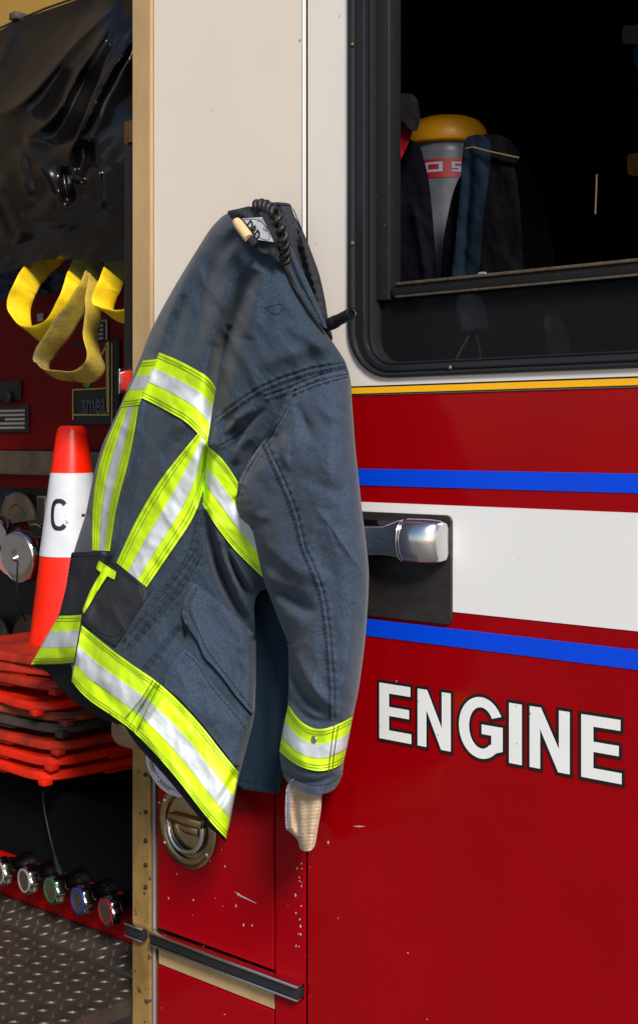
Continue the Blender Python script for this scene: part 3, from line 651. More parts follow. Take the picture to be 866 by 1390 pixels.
mb = MB(); mb.add(*crv([[(P(a, b, d).x, P(a, b, d).z) for a, b in [(112, 508), (117, 502), (125, 512), (127, 520), (122, 527), (117, 524)]]], DP + .0085, DP + .0102)); mb.build('maker_flag', 'green_paint', eng, False)
# vertical black rail beside the frame with capped top
xr = X(176.5, -.03)
mk('bay_rail', *box(X(171, -.03), xt0 - .001, .025, .045, Z(176, 520, -.03), Z(176, 196, -.03), .003), 'rubber', eng)
mk('rail_cap', *box(X(170.5, -.03), xt0 - .0008, .023, .047, Z(176, 195, -.03), Z(176, 163, -.03), .005), 'gold_steel', eng)
mk('marker_light', *box(X(169.5, -.02), xt0 - .0008, .010, .030, Z(176, 531, -.02), Z(176, 503, -.02), .004), 'reflector_red', eng)
mk('marker_light_bezel', *box(X(168, -.02), X(170.6, -.02), .008, .032, Z(176, 534, -.02), Z(176, 500, -.02), .001), 'chrome', eng)
# bottom hose thing hinted between tarp and panel: blue cloth bundle
s_ = Surf([(0, 360, -.27), (60, 350, -.27), (0, 400, -.31), (80, 400, -.31), (30, 380, -.28)], nz=((18, 20, 2, .02, True),))
def panel_raw(name, outline, sf, m, parent, **k):      # for things that lie behind the truck side (negative depth)
    class Sh:
        def __call__(s, p): return np.zeros(len(p))
    q = Surf.__call__
    def f_(p):
        K = sf.k(np.linalg.norm(p[:, None] - sf.c[None], axis=2)); d = K @ sf.w[:-3] + np.c_[np.ones(len(p)), p / 100] @ sf.w[-3:]
        for fo in sf.folds:
            line, wd, am = fo[:3]; kind = fo[3] if len(fo) > 3 else 'g'; b, sd, t = pdist(p, chaikin(line, 2, False)); tp = np.clip(np.minimum(t, 1 - t) * 5, 0, 1)
            if kind == 'g': d = d + am * np.exp(-(b / wd) ** 2) * tp
            elif kind == 's': d = d + am * np.exp(-(np.sqrt(b * b + 4.5) - 2.1) / wd) * tp
            else: x = b * sd / wd; d = d + am * tp * x * np.exp(-x * x)
        for sc, an, st, am, ri in sf.nz:
            v = fbm(p, sc, an, st, 3, int(sc * 7 + an)); d = d + am * ((0.35 - np.abs(v) * 2) if ri else v)
        for line in sf.edges:
            b, _, _ = pdist(p, line); u = np.clip(b / sf.er, 0, 1); d = d - sf.eh * (1 - np.sqrt(1 - (1 - u) ** 2))
        return d
    g = lambda p: f_(p)
    return panel(name, outline, g, m, parent, back=lambda p: f_(p) - k.get('th', .02), step=k.get('step', 3))
o = panel_raw('blue_sheet', [(-20, 352), (60, 352), (90, 372), (82, 395), (40, 403), (-20, 408)], s_, 'blue_cloth', None)
tag(o, 'crumpled dark blue cloth tucked under the black tarp behind the straps', 'cloth')
# ================================================================== TARP
tf = [([(-15, 158), (20, 148), (52, 118), (78, 88), (105, 55), (140, 22), (165, 2)], 10.3275, 0.0242352, 's'),
      ([(31, 190), (58, 172), (80, 150), (97, 118), (110, 92), (132, 62), (160, 12)], 11.475, 0.033048, 's'),
      ([(86, 228), (100, 196), (112, 165), (128, 120), (150, 70), (168, 40)], 9.18, 0.0242352, 's'),
      ([(112, 182), (130, 135), (155, 90), (183, 50)], 6.885, 0.0198288, 's'), ([(125, 130), (160, 75), (183, 35)], 5.7375, 0.0154224, 's'),
      ([(31, 191), (55, 193), (75, 196)], 5.1, 0.007038, 's'), ([(30, 192), (50, 212), (68, 238), (82, 264), (92, 285)], 6.375, 0.0126684, 's'),
      ([(27, 197), (30, 225), (40, 255), (52, 272)], 7.65, 0.0112608, 's'), ([(52, 272), (72, 284), (90, 298), (110, 310)], 12.495, 0.00506736, 's'),
      ([(33, 293), (50, 300), (75, 303), (95, 302)], 10.71, 0.00506736, 's'), ([(88, 225), (90, 250), (92, 280)], 7.65, -0.014076),
      ([(100, 260), (115, 272), (135, 290), (160, 302)], 10.71, 0.00450432, 's'), ([(105, 250), (115, 232), (130, 220)], 6.375, 0.0098532, 's'), ([(132, 222), (136, 250), (140, 285)], 7.65, 0.0091494, 's'),
      ([(162, 200), (158, 240), (152, 275), (160, 300)], 10.71, 0.00337824, 's'), ([(60, 200), (90, 170), (112, 120), (135, 85)], 11.475, -0.0126684), ([(40, 160), (70, 120), (95, 85)], 11.475, -0.0084456),
      ([(110, 190), (118, 215), (108, 240)], 11.475, -0.017595), ([(-5, 95), (10, 60), (25, 40)], 10.2, 0.007038, 's'), ([(-10, 240), (15, 280), (30, 330)], 17.85, 0.014076)]
ts = Surf([(-30, 40, -.20), (40, 30, -.18), (120, 0, -.16), (182, 0, -.12), (0, 150, -.10), (60, 180, -.06), (120, 150, -.08), (182, 150, -.10), (0, 260, -.09), (60, 260, -.05), (120, 260, -.06), (182, 260, -.10), (-20, 350, -.16), (60, 355, -.13), (120, 362, -.13), (182, 350, -.15), (60, -60, -.2), (182, -60, -.15), (100, 330, -.08), (20, 320, -.12)],
          folds=tf, nz=((70, -52, 2.4, .022, False),))
tarp = panel_raw('tarp', [(-60, 75), (-30, 55), (0, 40), (20, 29), (45, 19), (100, 0), (150, -20), (190, -40), (192, 60), (190, 200), (190, 330), (182, 352), (150, 357), (100, 351), (60, 352), (30, 362), (0, 372), (-60, 380)], ts, 'vinyl_tarp', None, step=1.7, th=.03)
tag(tarp, 'crumpled glossy black vinyl tarp over the pump bay, above the yellow straps', 'tarp')
mb = MB(); mb.add(*tube([P(-60, 72, -.185), P(0, 37, -.185), P(22, 27, -.185), P(60, 11, -.175), P(100, -3, -.165), P(150, -24, -.15)], .0022, 8)); o = mb.build('tarp_rail', 'steel_plate', tarp)
mb = MB(); mb.add(*box(P(17, 20, -.18).x, P(27, 20, -.18).x, .17, .20, Z(22, 27, -.18), Z(22, 16, -.18), .004)); mb.build('tarp_clamp', 'ledge_metal', tarp)
# ================================================================== YELLOW STRAPS
def strap(label, path, wdt, m, wdir=(.12, 1, -.55), t=.005):
    pts = resample(np.array(path, float)[:, :2], 4); dd = np.interp(np.linspace(0, 1, len(pts)), np.linspace(0, 1, len(path)), [p[2] for p in path])
    ps = chaikin(np.array(path, float)[:, :2], 3, False); ps = resample(ps, 3.5); dd = np.interp(np.linspace(0, 1, len(ps)), np.linspace(0, 1, len(path)), [p[2] for p in path])
    C = [P(a + 7, b, c - .09 * min(1, max(0, (388 - b) / 30))) for (a, b), c in zip(ps, dd)]; v = []; f = []; n = len(C); wv = Vector(wdir).normalized(); k = 12
    for i, c in enumerate(C):
        tg = (C[min(i + 1, n - 1)] - C[max(i - 1, 0)]).normalized(); wd = (wv - tg * wv.dot(tg)).normalized(); nm = tg.cross(wd)
        tw = .10 * math.sin(i * .22); wd2 = wd * math.cos(tw) + nm * math.sin(tw); nm2 = tg.cross(wd2)
        for j in range(k):
            a = 2 * math.pi * j / k; cs, sn = math.cos(a), math.sin(a)
            v.append(c + wd2 * (math.copysign(abs(cs) ** .5, cs) * wdt / 2) + nm2 * (math.copysign(abs(sn) ** .7, sn) * t / 2 + .0015 * math.sin(i * .5) * abs(cs)))
    for i in range(n - 1):
        for j in range(k): j2 = (j + 1) % k; f.append((i * k + j, i * k + j2, (i + 1) * k + j2, (i + 1) * k + j))
    f.append(tuple(range(k - 1, -1, -1))); f.append(tuple((n - 1) * k + j for j in range(k)))
    return tag(mk('webbing_strap', v, f, m, None, angle=60), label, 'strap', 'yellow webbing loops')
strap('bright yellow webbing loop, leftmost and widest under the tarp', [(84, 310, -.20), (76, 335, -.16), (52, 358, -.12), (36, 374, -.11), (24, 395, -.10), (17, 420, -.10), (26, 445, -.10), (42, 455, -.10), (62, 450, -.10), (78, 432, -.10), (90, 405, -.11), (102, 372, -.14), (116, 335, -.20)], .046, 'strap_yellow')
strap('soiled yellow webbing loop hanging lowest, between the two bright ones', [(140, 330, -.20), (126, 368, -.14), (108, 398, -.11), (88, 430, -.105), (66, 462, -.10), (48, 488, -.10), (52, 503, -.10), (74, 510, -.10), (100, 513, -.10), (118, 505, -.10), (124, 490, -.10), (116, 470, -.10), (118, 430, -.11), (124, 390, -.14), (128, 335, -.20)], .044, 'strap_dirty', (-.2, 1, -.5))
strap('short bright yellow webbing loop half hidden by the black rail', [(164, 330, -.20), (152, 362, -.13), (140, 390, -.085), (132, 412, -.08), (138, 426, -.08), (160, 430, -.09), (182, 428, -.10), (200, 415, -.12), (205, 380, -.14)], .044, 'strap_yellow', (.2, 1, -.6))
# ================================================================== CONES
def sq_loop(h, z, r, n):
    p = []
    for k in range(n):
        a = 2 * math.pi * k / n; c, s = math.cos(a), math.sin(a); e = 7.0
        q = (abs(c) ** e + abs(s) ** e) ** (-1 / e); p.append((c * q * h, s * q * h, z))
    return p
def cone_base(half=.165, th=.016):
    n = 96; L = []
    L.append([(.076 * math.cos(2 * math.pi * k / n), .076 * math.sin(2 * math.pi * k / n), .004) for k in range(n)])
    for h, z in ((half - .012, .004), (half - .004, 0), (half, .003), (half, th - .005), (half - .004, th), (half - .02, th + .001)): L.append(sq_loop(h, z, 0, n))
    L.append([(.079 * math.cos(2 * math.pi * k / n), .079 * math.sin(2 * math.pi * k / n), th + .001) for k in range(n)])
    v = [p for l in L for p in l]; f = []
    for i in range(len(L)):
        i2 = (i + 1) % len(L)
        for k in range(n): k2 = (k + 1) % n; f.append((i * n + k, i * n + k2, i2 * n + k2, i2 * n + k))
    mb = MB(); mb.add(v, f)
    for sx, sy in ((1, 1), (1, -1), (-1, 1), (-1, -1), (0, 1), (0, -1), (1, 0), (-1, 0)):
        hx = (half - .016) * sx; hy = (half - .016) * sy; w_ = .030 if sx * sy == 0 else .011
        mb.add(*box(hx - (w_ if sx == 0 else .010), hx + (w_ if sx == 0 else .010), hy - (w_ if sy == 0 else .010), hy + (w_ if sy == 0 else .010), -.006, .006, .003))
    return mb
CH = .418; CR0, CR1 = .0790, .0275
def cr(z): return CR0 + (CR1 - CR0) * (z - .017) / (CH - .017)
BODY = [(cr(.017) - .0025, .017), (cr(.017), .017), (cr(.030), .030), (cr(.036) - .0008, .036), (cr(.2), .2), (cr(.40), .40), (cr(CH) - .001, CH - .006), (cr(CH) - .006, CH), (cr(CH) - .010, CH), (cr(CH) - .012, CH - .01), (cr(.2) - .0022, .2), (cr(.017) - .0025, .017)]
def local(mb_or, name, m, parent):
    v, f = (mb_or.v, mb_or.f) if isinstance(mb_or, MB) else mb_or
    me = bpy.data.meshes.new(name); me.from_pydata([tuple(x) for x in v], [], f); me.update(); me.materials.append(M[m]); me.shade_smooth(); me.set_sharp_from_angle(angle=math.radians(40))
    o = bpy.data.objects.new(name, me); COL.objects.link(o); o.parent = parent; return o
stk = [   # corner px, y of the base's lower edge, rotation, material, label
    (97, 1073, -5, 'cone_base_grimy_shaded', 'orange traffic cone at the very bottom of the stack, only its square base in view'),
    (99, 1053, -2, 'cone_base_grimy_shaded', 'orange traffic cone second from the bottom of the stack'),
    (105, 1033, 1, 'cone_orange_dirty', 'orange traffic cone directly beneath the black rubber base'),
    (98, 1007, 3, 'cone_black', 'traffic cone with a black rubber base in the middle of the stack'),
    (98, 991, 5, 'cone_brown', 'traffic cone with a ragged brown grimy base, just above the black one'),
    (80, 972, -9, 'cone_base_grimy_shaded', 'orange traffic cone whose bright glossy base corner juts out above the brown base'),
    (105, 949, 0, 'cone_orange_dirty', 'orange traffic cone third from the top of the stack'),
    (98, 931, 12, 'cone_orange_dirty', 'orange traffic cone with a skewed base right under the topmost cone')]
ccx, ccy = None, .20
pc = P(97.5, 860, -ccy); ccx = pc.x
def yz(py, px, yy): return P(px, py, -yy).z
proto_base = None
def make_cone(label, z, rot, m, top=False):
    global proto_base
    t = thing('traffic_cone', label, 'traffic cone', (ccx, ccy, z), 'stacked traffic cones'); t.rotation_euler.z = math.radians(rot)
    if proto_base is None:
        proto_base = {}
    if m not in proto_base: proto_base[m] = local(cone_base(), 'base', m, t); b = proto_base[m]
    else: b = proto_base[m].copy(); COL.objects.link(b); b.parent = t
    if 'body' not in proto_base: proto_base['body'] = local(lathe(BODY[:-1] + BODY[-1:], (0, 0, 0), n=72), 'cone_body', 'cone_orange', t)
    else: o = proto_base['body'].copy(); COL.objects.link(o); o.parent = t
    return t
zcorner = []
for i, (px, py, rot, m, lab) in enumerate(stk):
    # lower edge of the near corner sits about at y=ccy-.16
    zz = P(px, py, -(ccy - .165)).z
    make_cone(lab, zz, rot, m)
ztop = P(97.5, 578, -ccy).z - CH
tc = make_cone('topmost traffic cone, orange with a white sleeve lettered C', ztop, 4, 'cone_orange_dirty')
za = P(80, 642, -ccy + .03).z - ztop; zb_ = P(60, 755, -ccy + .05).z - ztop
local(lathe([(cr(zb_) + .0002, zb_), (cr(zb_) + .0012, zb_ + .0005), (cr(za) + .0012, za - .0005), (cr(za) + .0002, za)], (0, 0, 0), n=72), 'reflective_sleeve', 'cone_white', tc)
# the letter C, wrapped round the sleeve; angle 0 faces the viewer
base_ang = math.atan2(CAM.y - ccy, CAM.x - ccx) - math.radians(4)
def on_cone(u, z, e=.0018):       # u metres to the right as seen
    r = cr(z) + e; a = base_ang + (u / r); return (r * math.cos(a), r * math.sin(a), z)
def glyph(cx, cz, wu, hz, a0, a1, th):
    v = []; f = []; n = 30
    for i in range(n + 1):
        a = math.radians(a0 + (a1 - a0) * i / n); e = 2.6; c, s = math.cos(a), math.sin(a)
        for k in (1, 0):
            rx = wu - (0 if k else th); rz = hz - (0 if k else th)
            x = math.copysign(abs(c) ** (2 / e), c) * rx; z = math.copysign(abs(s) ** (2 / e), s) * rz
            v.append(on_cone(cx + x, cz + z, .0021))
        for k in (1, 0):
            rx = wu - (0 if k else th); rz = hz - (0 if k else th); x = math.copysign(abs(c) ** (2 / e), c) * rx; z = math.copysign(abs(s) ** (2 / e), s) * rz
            v.append(on_cone(cx + x, cz + z, .0012))
    for i in range(n):
        b = i * 4; q = b + 4; f += [(b, b + 1, q + 1, q), (b + 2, q + 2, q + 3, b + 3), (b, q, q + 2, b + 2), (b + 1, b + 3, q + 3, q + 1)]
    return v, f
zC = P(80, 699, -ccy + .05).z - ztop
local(glyph(-.0245, zC, .0185, .0290, 42, 318, .0080), 'lettering', 'ink', tc)
mb = MB(); mb.add([on_cone(.018, zC - .004), on_cone(.034, zC - .004), on_cone(.034, zC + .001), on_cone(.018, zC + .001)], [(0, 1, 2, 3)]); local(mb, 'lettering', 'navy_web', tc)
# ================================================================== COAT
coat = thing('turnout_coat', 'charcoal firefighter coat with lime and silver reflective bands hanging on the engine', 'coat', P(350, 300, .08))
crease = [(216, 478), (205, 505), (190, 540), (186, 570), (180, 610), (170, 650), (160, 690), (152, 740), (136, 762), (122, 805), (110, 845), (100, 880), (97, 925)]
bodyol = [(312, 287), (325, 282), (340, 281), (352, 288), (368, 315), (378, 345), (400, 393), (425, 430), (452, 464), (470, 492), (477, 520), (478, 560), (450, 620), (410, 700), (395, 790), (372, 800), (356, 800), (344, 815), (347, 870), (347, 930), (346, 972), (335, 1015), (325, 1052), (318, 1085), (309, 1137),
          (283, 1113), (260, 1083), (236, 1051), (210, 1022), (183, 994), (168, 982), (154, 972), (135, 960), (117, 949), (97, 925), (99, 901), (70, 903), (43, 901), (60, 868), (80, 836), (90, 800), (97, 760), (106, 730), (116, 700), (122, 670), (128, 640), (138, 605), (150, 580), (163, 551), (176, 520), (190, 487), (205, 447), (222, 415), (240, 383), (262, 347), (285, 310), (300, 294)]
seamsB = [[(288, 572), (305, 558), (330, 540), (352, 526), (382, 513), (422, 500), (468, 492)], [(359, 538), (394, 526), (432, 511), (472, 503)],
          [(273, 706), (264, 751), (241, 784), (205, 826), (166, 877)], [(279, 725), (272, 760), (246, 803), (214, 841), (176, 884)],
          [(250, 850), (229, 873), (199, 912)], [(300, 605), (318, 594), (336, 580)]]
bctrl = [(312, 287, .085), (350, 285, .09), (375, 345, .085), (330, 330, .11), (300, 330, .095), (262, 350, .055), (285, 380, .105), (340, 400, .135), (400, 400, .075), (445, 460, .06), (405, 450, .115), (465, 500, .07), (380, 480, .135), (240, 385, .03), (222, 440, .055), (205, 450, .02),
         (240, 470, .115), (275, 480, .13), (215, 485, .095), (192, 490, .045), (190, 540, .11), (165, 555, .035), (230, 560, .14), (270, 560, .145), (286, 575, .115), (325, 560, .115), (400, 560, .09), (330, 620, .09), (200, 640, .14), (245, 640, .150), (278, 650, .125), (172, 640, .115), (135, 620, .035), (125, 700, .035),
         (155, 700, .105), (200, 720, .145), (250, 720, .125), (300, 700, .075), (340, 740, .055), (380, 700, .04), (103, 760, .03), (135, 765, .12), (170, 790, .16), (220, 800, .13), (270, 790, .10), (310, 800, .075), (345, 830, .05), (85, 830, .035), (110, 848, .135), (50, 895, .03), (75, 880, .06), (97, 905, .115),
         (130, 880, .17), (180, 880, .155), (230, 880, .12), (290, 880, .105), (340, 900, .06), (110, 930, .15), (160, 950, .17), (210, 980, .155), (250, 960, .145), (300, 980, .12), (340, 980, .065), (240, 1040, .14), (285, 1060, .145), (322, 1050, .10), (300, 1110, .13), (310, 1135, .115), (335, 1010, .08)]
bf = [([(346, 365), (332, 396), (318, 430), (303, 480), (296, 520), (292, 560), (288, 600)], 14, -.045), ([(312, 440), (303, 480), (296, 525), (292, 575)], 6, -.018),
      ([(328, 320), (316, 370), (300, 430), (290, 470)], 12, .012), ([(300, 320), (285, 370), (272, 430), (262, 480)], 12, -.014), ([(352, 350), (345, 400), (335, 460)], 14, .012),
      ([(270, 330), (245, 390), (226, 440), (214, 480)], 9, .016), ([(250, 400), (240, 440), (232, 480)], 9, -.008),
      (crease, 9, .028), ([(390, 440), (420, 460), (450, 475)], 10, .008), ([(350, 500), (400, 475), (440, 470)], 12, .007),
      ([(362, 553), (345, 568), (328, 588), (316, 612)], 4.5, -.009), ([(318, 566), (322, 578), (318, 592)], 4, -.006), ([(345, 552), (330, 562), (318, 575), (305, 590)], 5, .012), ([(340, 590), (325, 605), (318, 630)], 6, .012),
      ([(297, 560), (295, 590), (290, 620)], 6, .012), ([(282, 605), (275, 650), (275, 690)], 6, -.03),
      ([(277, 690), (287, 740), (300, 785), (322, 830), (343, 862)], 7, -.022), ([(287, 700), (302, 750), (320, 795), (340, 835)], 6, .016), ([(300, 735), (318, 775), (336, 812)], 5, -.018), ([(312, 745), (330, 780), (345, 805)], 5, .012),
      ([(352, 712), (335, 690), (322, 672)], 8, -.02), ([(150, 700), (165, 660), (175, 620)], 8, .006), ([(225, 640), (232, 600), (250, 580)], 9, -.008), ([(240, 600), (248, 575), (255, 560)], 6, .006),
      ([(264, 792), (250, 815), (248, 840)], 5, .006), ([(252, 848), (250, 880)], 4, -.012), ([(160, 880), (180, 855), (215, 815), (250, 760)], 8, .006), ([(230, 860), (250, 830)], 8, .006),
      ([(330, 990), (320, 930), (330, 880)], 10, -.008), ([(290, 985), (280, 940)], 10, .007), ([(178, 985), (190, 965), (215, 930)], 4, -.016), ([(188, 990), (200, 970), (222, 935)], 4, .012), ([(322, 1045), (315, 1062), (305, 1078), (292, 1100)], 5, -.012),
      ([(130, 925), (145, 945), (150, 965)], 8, -.006), ([(98, 860), (82, 885)], 6, .006), ([(90, 760), (105, 800), (100, 830)], 8, -.006)]
sB = Surf(bctrl, bf, [np.array(bodyol[35:] + bodyol[:1]), np.array(bodyol[4:12]), np.array([(347, 870), (347, 930), (346, 972), (335, 1015), (325, 1052), (318, 1085), (309, 1137)])], 22, .028,
          [(s, 1.5, .0022) for s in seamsB], ((48, 62, 2.2, .006, True), (15, 50, 2.2, .0020, False)))
body = panel('body_shell', bodyol, sB, 'coat_cloth', coat, step=2.3)
seam(seamsB, sB, 'seam', 'seam_cloth', body)
seam([offs(s, o_) for s in seamsB[:5] for o_ in (4.5, 7)], sB, 'stitching', 'seam_cloth', body, off=.0009, r=.00045, dash=3)
seam([[(359, 417), (372, 414), (385, 411), (383, 420), (377, 428), (366, 423), (359, 417)]], sB, 'seam', 'seam_cloth', body, off=.0002)
# lining under the hem
lin = [(97, 928), (117, 951), (154, 973), (183, 995), (236, 1053), (283, 1116), (307, 1141)]
band('hem_lining', [(a - 1, b - 8) for a, b in lin], [(99, 933), (113, 956), (150, 977), (158, 985), (168, 982), (180, 1006), (231, 1061), (276, 1118), (303, 1139), (306, 1148)], sB, 'lining', coat, -.010, thick=.004)
sL = Surf([(45, 903, .035), (100, 900, .09), (70, 925, .05), (112, 950, .08), (90, 915, .06)])
panel('inner_back', [(44, 898), (102, 896), (104, 930), (125, 955), (160, 978), (150, 982), (118, 965), (90, 945), (72, 922), (62, 910), (44, 905)], sL, 'lining', coat, thick=.006)
# rear panel seen between front and sleeve
sR = Surf([(350, 800, .02), (395, 800, .02), (340, 950, .04), (390, 950, .03), (325, 1070, .055), (380, 1078, .04), (355, 1000, .045)], [([(372, 900), (370, 1000), (372, 1070)], 10, .006)], nz=((40, 90, 2, .003, False),), seams=[([(324, 1062), (350, 1066), (381, 1069)], 1.4, .0015)])
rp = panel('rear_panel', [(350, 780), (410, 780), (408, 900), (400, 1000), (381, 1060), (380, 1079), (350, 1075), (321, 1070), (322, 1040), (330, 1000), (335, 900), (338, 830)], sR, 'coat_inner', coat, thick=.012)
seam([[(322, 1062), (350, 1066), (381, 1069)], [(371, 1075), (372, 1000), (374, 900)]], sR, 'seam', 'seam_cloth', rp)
# collar
sC = Surf([(360, 277, .055), (396, 275, .05), (399, 292, .05), (420, 335, .045), (443, 400, .035), (446, 440, .035), (452, 462, .045), (380, 320, .06), (400, 370, .06), (425, 420, .055)], [([(405, 300), (415, 350), (430, 400), (438, 440)], 5, .008), ([(398, 300), (405, 340), (420, 390)], 4, -.008)],
          [np.array([(396, 275), (399, 290), (420, 335), (435, 375), (443, 415), (446, 440), (452, 462)])], 14, .02, [([(408, 308), (418, 345), (430, 390), (437, 440)], 1.3, .002), ([(402, 308), (412, 345), (423, 390), (431, 435)], 1.3, .002)], ((18, 60, 2, .004, True),))
cl = panel('collar_back', [(344, 280), (356, 276), (375, 273.5), (395, 275), (398, 290), (408, 306), (420, 335), (434, 372), (442, 410), (445.5, 435), (454, 466), (430, 450), (400, 405), (375, 355), (352, 300)], sC, 'coat_dark', coat, step=2.2, thick=.02)
seam([[(404, 300), (414, 340), (427, 385), (436, 438)], [(398, 283), (408, 307), (421, 338), (433, 375), (441, 412), (443, 436)], [(360, 280), (378, 277), (394, 278)]], sC, 'seam', 'seam_cloth', cl)
sF = Surf([(379, 300, .085), (386, 330, .088), (400, 375, .092), (425, 420, .085), (444, 446, .078)], [([(382, 305), (396, 345), (416, 390), (440, 440)], 5, .007)], nz=((12, 60, 2, .002, False),))
sfp = panel('storm_flap', [(377, 297), (382, 301), (389, 316), (395, 335), (405, 356), (417, 380), (431, 410), (446, 448), (436, 441), (417, 413), (404, 392), (393, 366), (386, 342), (381, 322)], sF, 'coat_cloth', coat, step=2, thick=.006)
seam([[(381, 305), (391, 338), (404, 372), (424, 410), (438, 440)]], sF, 'stitching', 'seam_cloth', sfp, dash=3)
sT = Surf([(308, 287, .10), (340, 280, .105), (355, 300, .125), (330, 300, .115), (345, 325, .13), (370, 340, .115), (378, 345, .105), (366, 315, .12)], [([(314, 290), (330, 290), (350, 305)], 5, .004)], nz=((12, 40, 1.5, .003, True),))
tb = panel('collar_tab', [(308, 286), (322, 283), (339, 279), (349, 284), (356, 296), (368, 316), (376, 334), (380, 348), (366, 345), (354, 342), (347, 335), (343, 327), (342, 318), (334, 304), (328, 297), (316, 298), (311, 293)], sT, 'coat_dark', coat, step=2, it=1, thick=.006, dens=5)
_lq = np.array([(328.5, 296.), (356, 294), (350, 325)]); _ld = sT(_lq) + .004; _lA = np.linalg.solve(np.c_[_lq, np.ones(3)], _ld)
_lc = [(a, b, float(_lA @ (a, b, 1))) for a, b in ((328, 296), (356, 294), (350, 325), (372, 328), (342, 310), (362, 312))]
sLb = Surf(_lc, smooth=0.0)
lb = band('drag_handle_label', [(328.5, 296), (356, 294)], [(350, 325), (372, 328)], sLb, 'label_white', tb, .0, step=1.5, thick=.002)
# DRD lettering along the label
q0, q1 = PA([(335, 299), (354, 325)], sLb(np.array([(335., 299.), (354., 325.)])))
ux = Vector(q1 - q0).normalized(); c = (Vector(q0) + Vector(q1)) / 2; q2 = PA([(354, 302)], sLb(np.array([(354., 302.)])))[0]
uy = (Vector(q2) - c); uy = (uy - ux * uy.dot(ux)).normalized(); uz = ux.cross(uy); uz = uz
tm = Matrix.Translation(c - uy * .0005 + uz * .0006) @ Matrix((ux, uy, uz)).transposed().to_4x4()
mk('lettering', *text('DRD', .0155, tm, .0008, .0004, .95), 'ink', lb, False)
seam([[(350, 300), (353, 298), (357, 302), (361, 308)], [(357, 309), (361, 313), (364, 313), (362, 309)]], sLb, 'emblem', 'ink', lb, off=.0004, r=.00035)
seam([[(330, 297.5), (355, 295.5), (370.5, 326.5), (351, 323.5), (330, 297.5)]], sLb, 'label_border', 'ink', lb, off=.0003, r=.0003)
mb = MB(); ra, rb = P(321, 300, .128), P(338, 323, .135); mb.add(*tube([ra, ra.lerp(rb, .15), ra.lerp(rb, .85), rb], .0068, 18, rads=[.0058, .0068, .0070, .0060])); mb.build('drag_handle_sleeve', 'leather_pale', tb)
mb = MB(); mb.add(*tube([rb, rb.lerp(P(345, 330, .13), .7), P(347, 331, .12)], .006, 14, rads=[.0056, .006, .004])); mb.build('drag_handle_webbing', 'seam_cloth', tb)
# sleeve
sleeveol = [(394, 525), (432, 510), (471, 500), (476, 520), (479, 560), (482, 605), (487, 650), (491, 690), (497, 735), (501, 775), (500, 810), (497, 855), (494, 885), (487, 937), (479, 973), (472, 1012), (466, 1036), (465, 1054), (456, 1071), (445, 1077), (427, 1080), (404, 1072), (386, 1059), (381, 1040), (379, 1017), (383, 988), (391, 957), (392, 924), (391, 872), (383, 854), (370, 820), (357, 787), (347, 739), (342, 716), (324, 702), (318, 680), (320, 655), (336, 625), (361, 592), (378, 560)]
seamsS = [[(362, 598), (372, 622), (382, 643), (398, 680), (406, 705), (415, 745), (428, 772), (438, 800), (443, 822), (448, 860), (451, 900), (454, 937), (454, 975)], [(401, 530), (388, 558), (368, 592), (346, 622), (330, 650), (323, 675)], [(396, 532), (432, 517), (472, 507)]]
sctrl = [(400, 530, .12), (432, 515, .115), (470, 505, .075), (360, 600, .125), (325, 660, .10), (400, 600, .165), (450, 580, .15), (478, 600, .10), (345, 690, .135), (420, 680, .185), (488, 700, .11), (350, 760, .11), (420, 780, .18), (500, 790, .11), (385, 860, .12), (440, 880, .18), (495, 880, .11), (393, 940, .13), (435, 960, .18), (483, 950, .12), (382, 1010, .125), (425, 1020, .18), (470, 1015, .12), (385, 1055, .13), (427, 1075, .165), (462, 1060, .13)]
sfo = [([(404, 548), (414, 575), (428, 605)], 7, -.010), ([(425, 535), (440, 560), (470, 575)], 8, .006), ([(390, 590), (384, 615), (392, 640)], 6, .008), ([(425, 685), (450, 715), (475, 755), (500, 785)], 4, .006, 's'), ([(345, 745), (372, 770), (400, 790)], 10, -.012), ([(365, 800), (400, 812), (425, 838)], 10, -.022), ([(370, 770), (410, 775), (450, 790)], 12, .008),
       ([(391, 880), (398, 920), (420, 955), (450, 975)], 9, -.024), ([(400, 890), (425, 935), (460, 968)], 9, .010), ([(392, 940), (405, 965), (430, 982), (462, 978)], 6, -.012), ([(480, 620), (465, 660), (450, 700)], 12, -.007), ([(485, 850), (470, 900), (465, 950)], 12, .006),
       ([(385, 1046), (405, 1060), (430, 1064), (463, 1050)], 4, -.008), ([(350, 640), (365, 680), (350, 720)], 12, -.008), ([(335, 700), (350, 705), (370, 700)], 8, .006), ([(330, 640), (350, 612), (375, 575)], 7, .008), ([(445, 600), (450, 650), (440, 690)], 14, .006), ([(410, 640), (430, 660), (470, 670)], 9, -.005)]
sS = Surf(sctrl, sfo, [np.array(sleeveol[2:19]), np.array(sleeveol[22:39])], 40, .055, [(s, 1.5, .0024) for s in seamsS], ((50, 75, 2.2, .007, True), (16, 20, 2.2, .0020, False)))
slv = panel('sleeve', sleeveol, sS, 'coat_worn', coat, step=2.3)
seam(seamsS, sS, 'seam', 'seam_cloth', slv)
seam([offs(s, o_) for s in seamsS[:2] for o_ in (5, 7.5)] + [offs(s, 4) for s in seamsS[2:]] + [[(383, 1047), (405, 1062), (430, 1068), (455, 1062), (465, 1047)]], sS, 'stitching', 'seam_cloth', slv, off=.0008, r=.00045, dash=3)
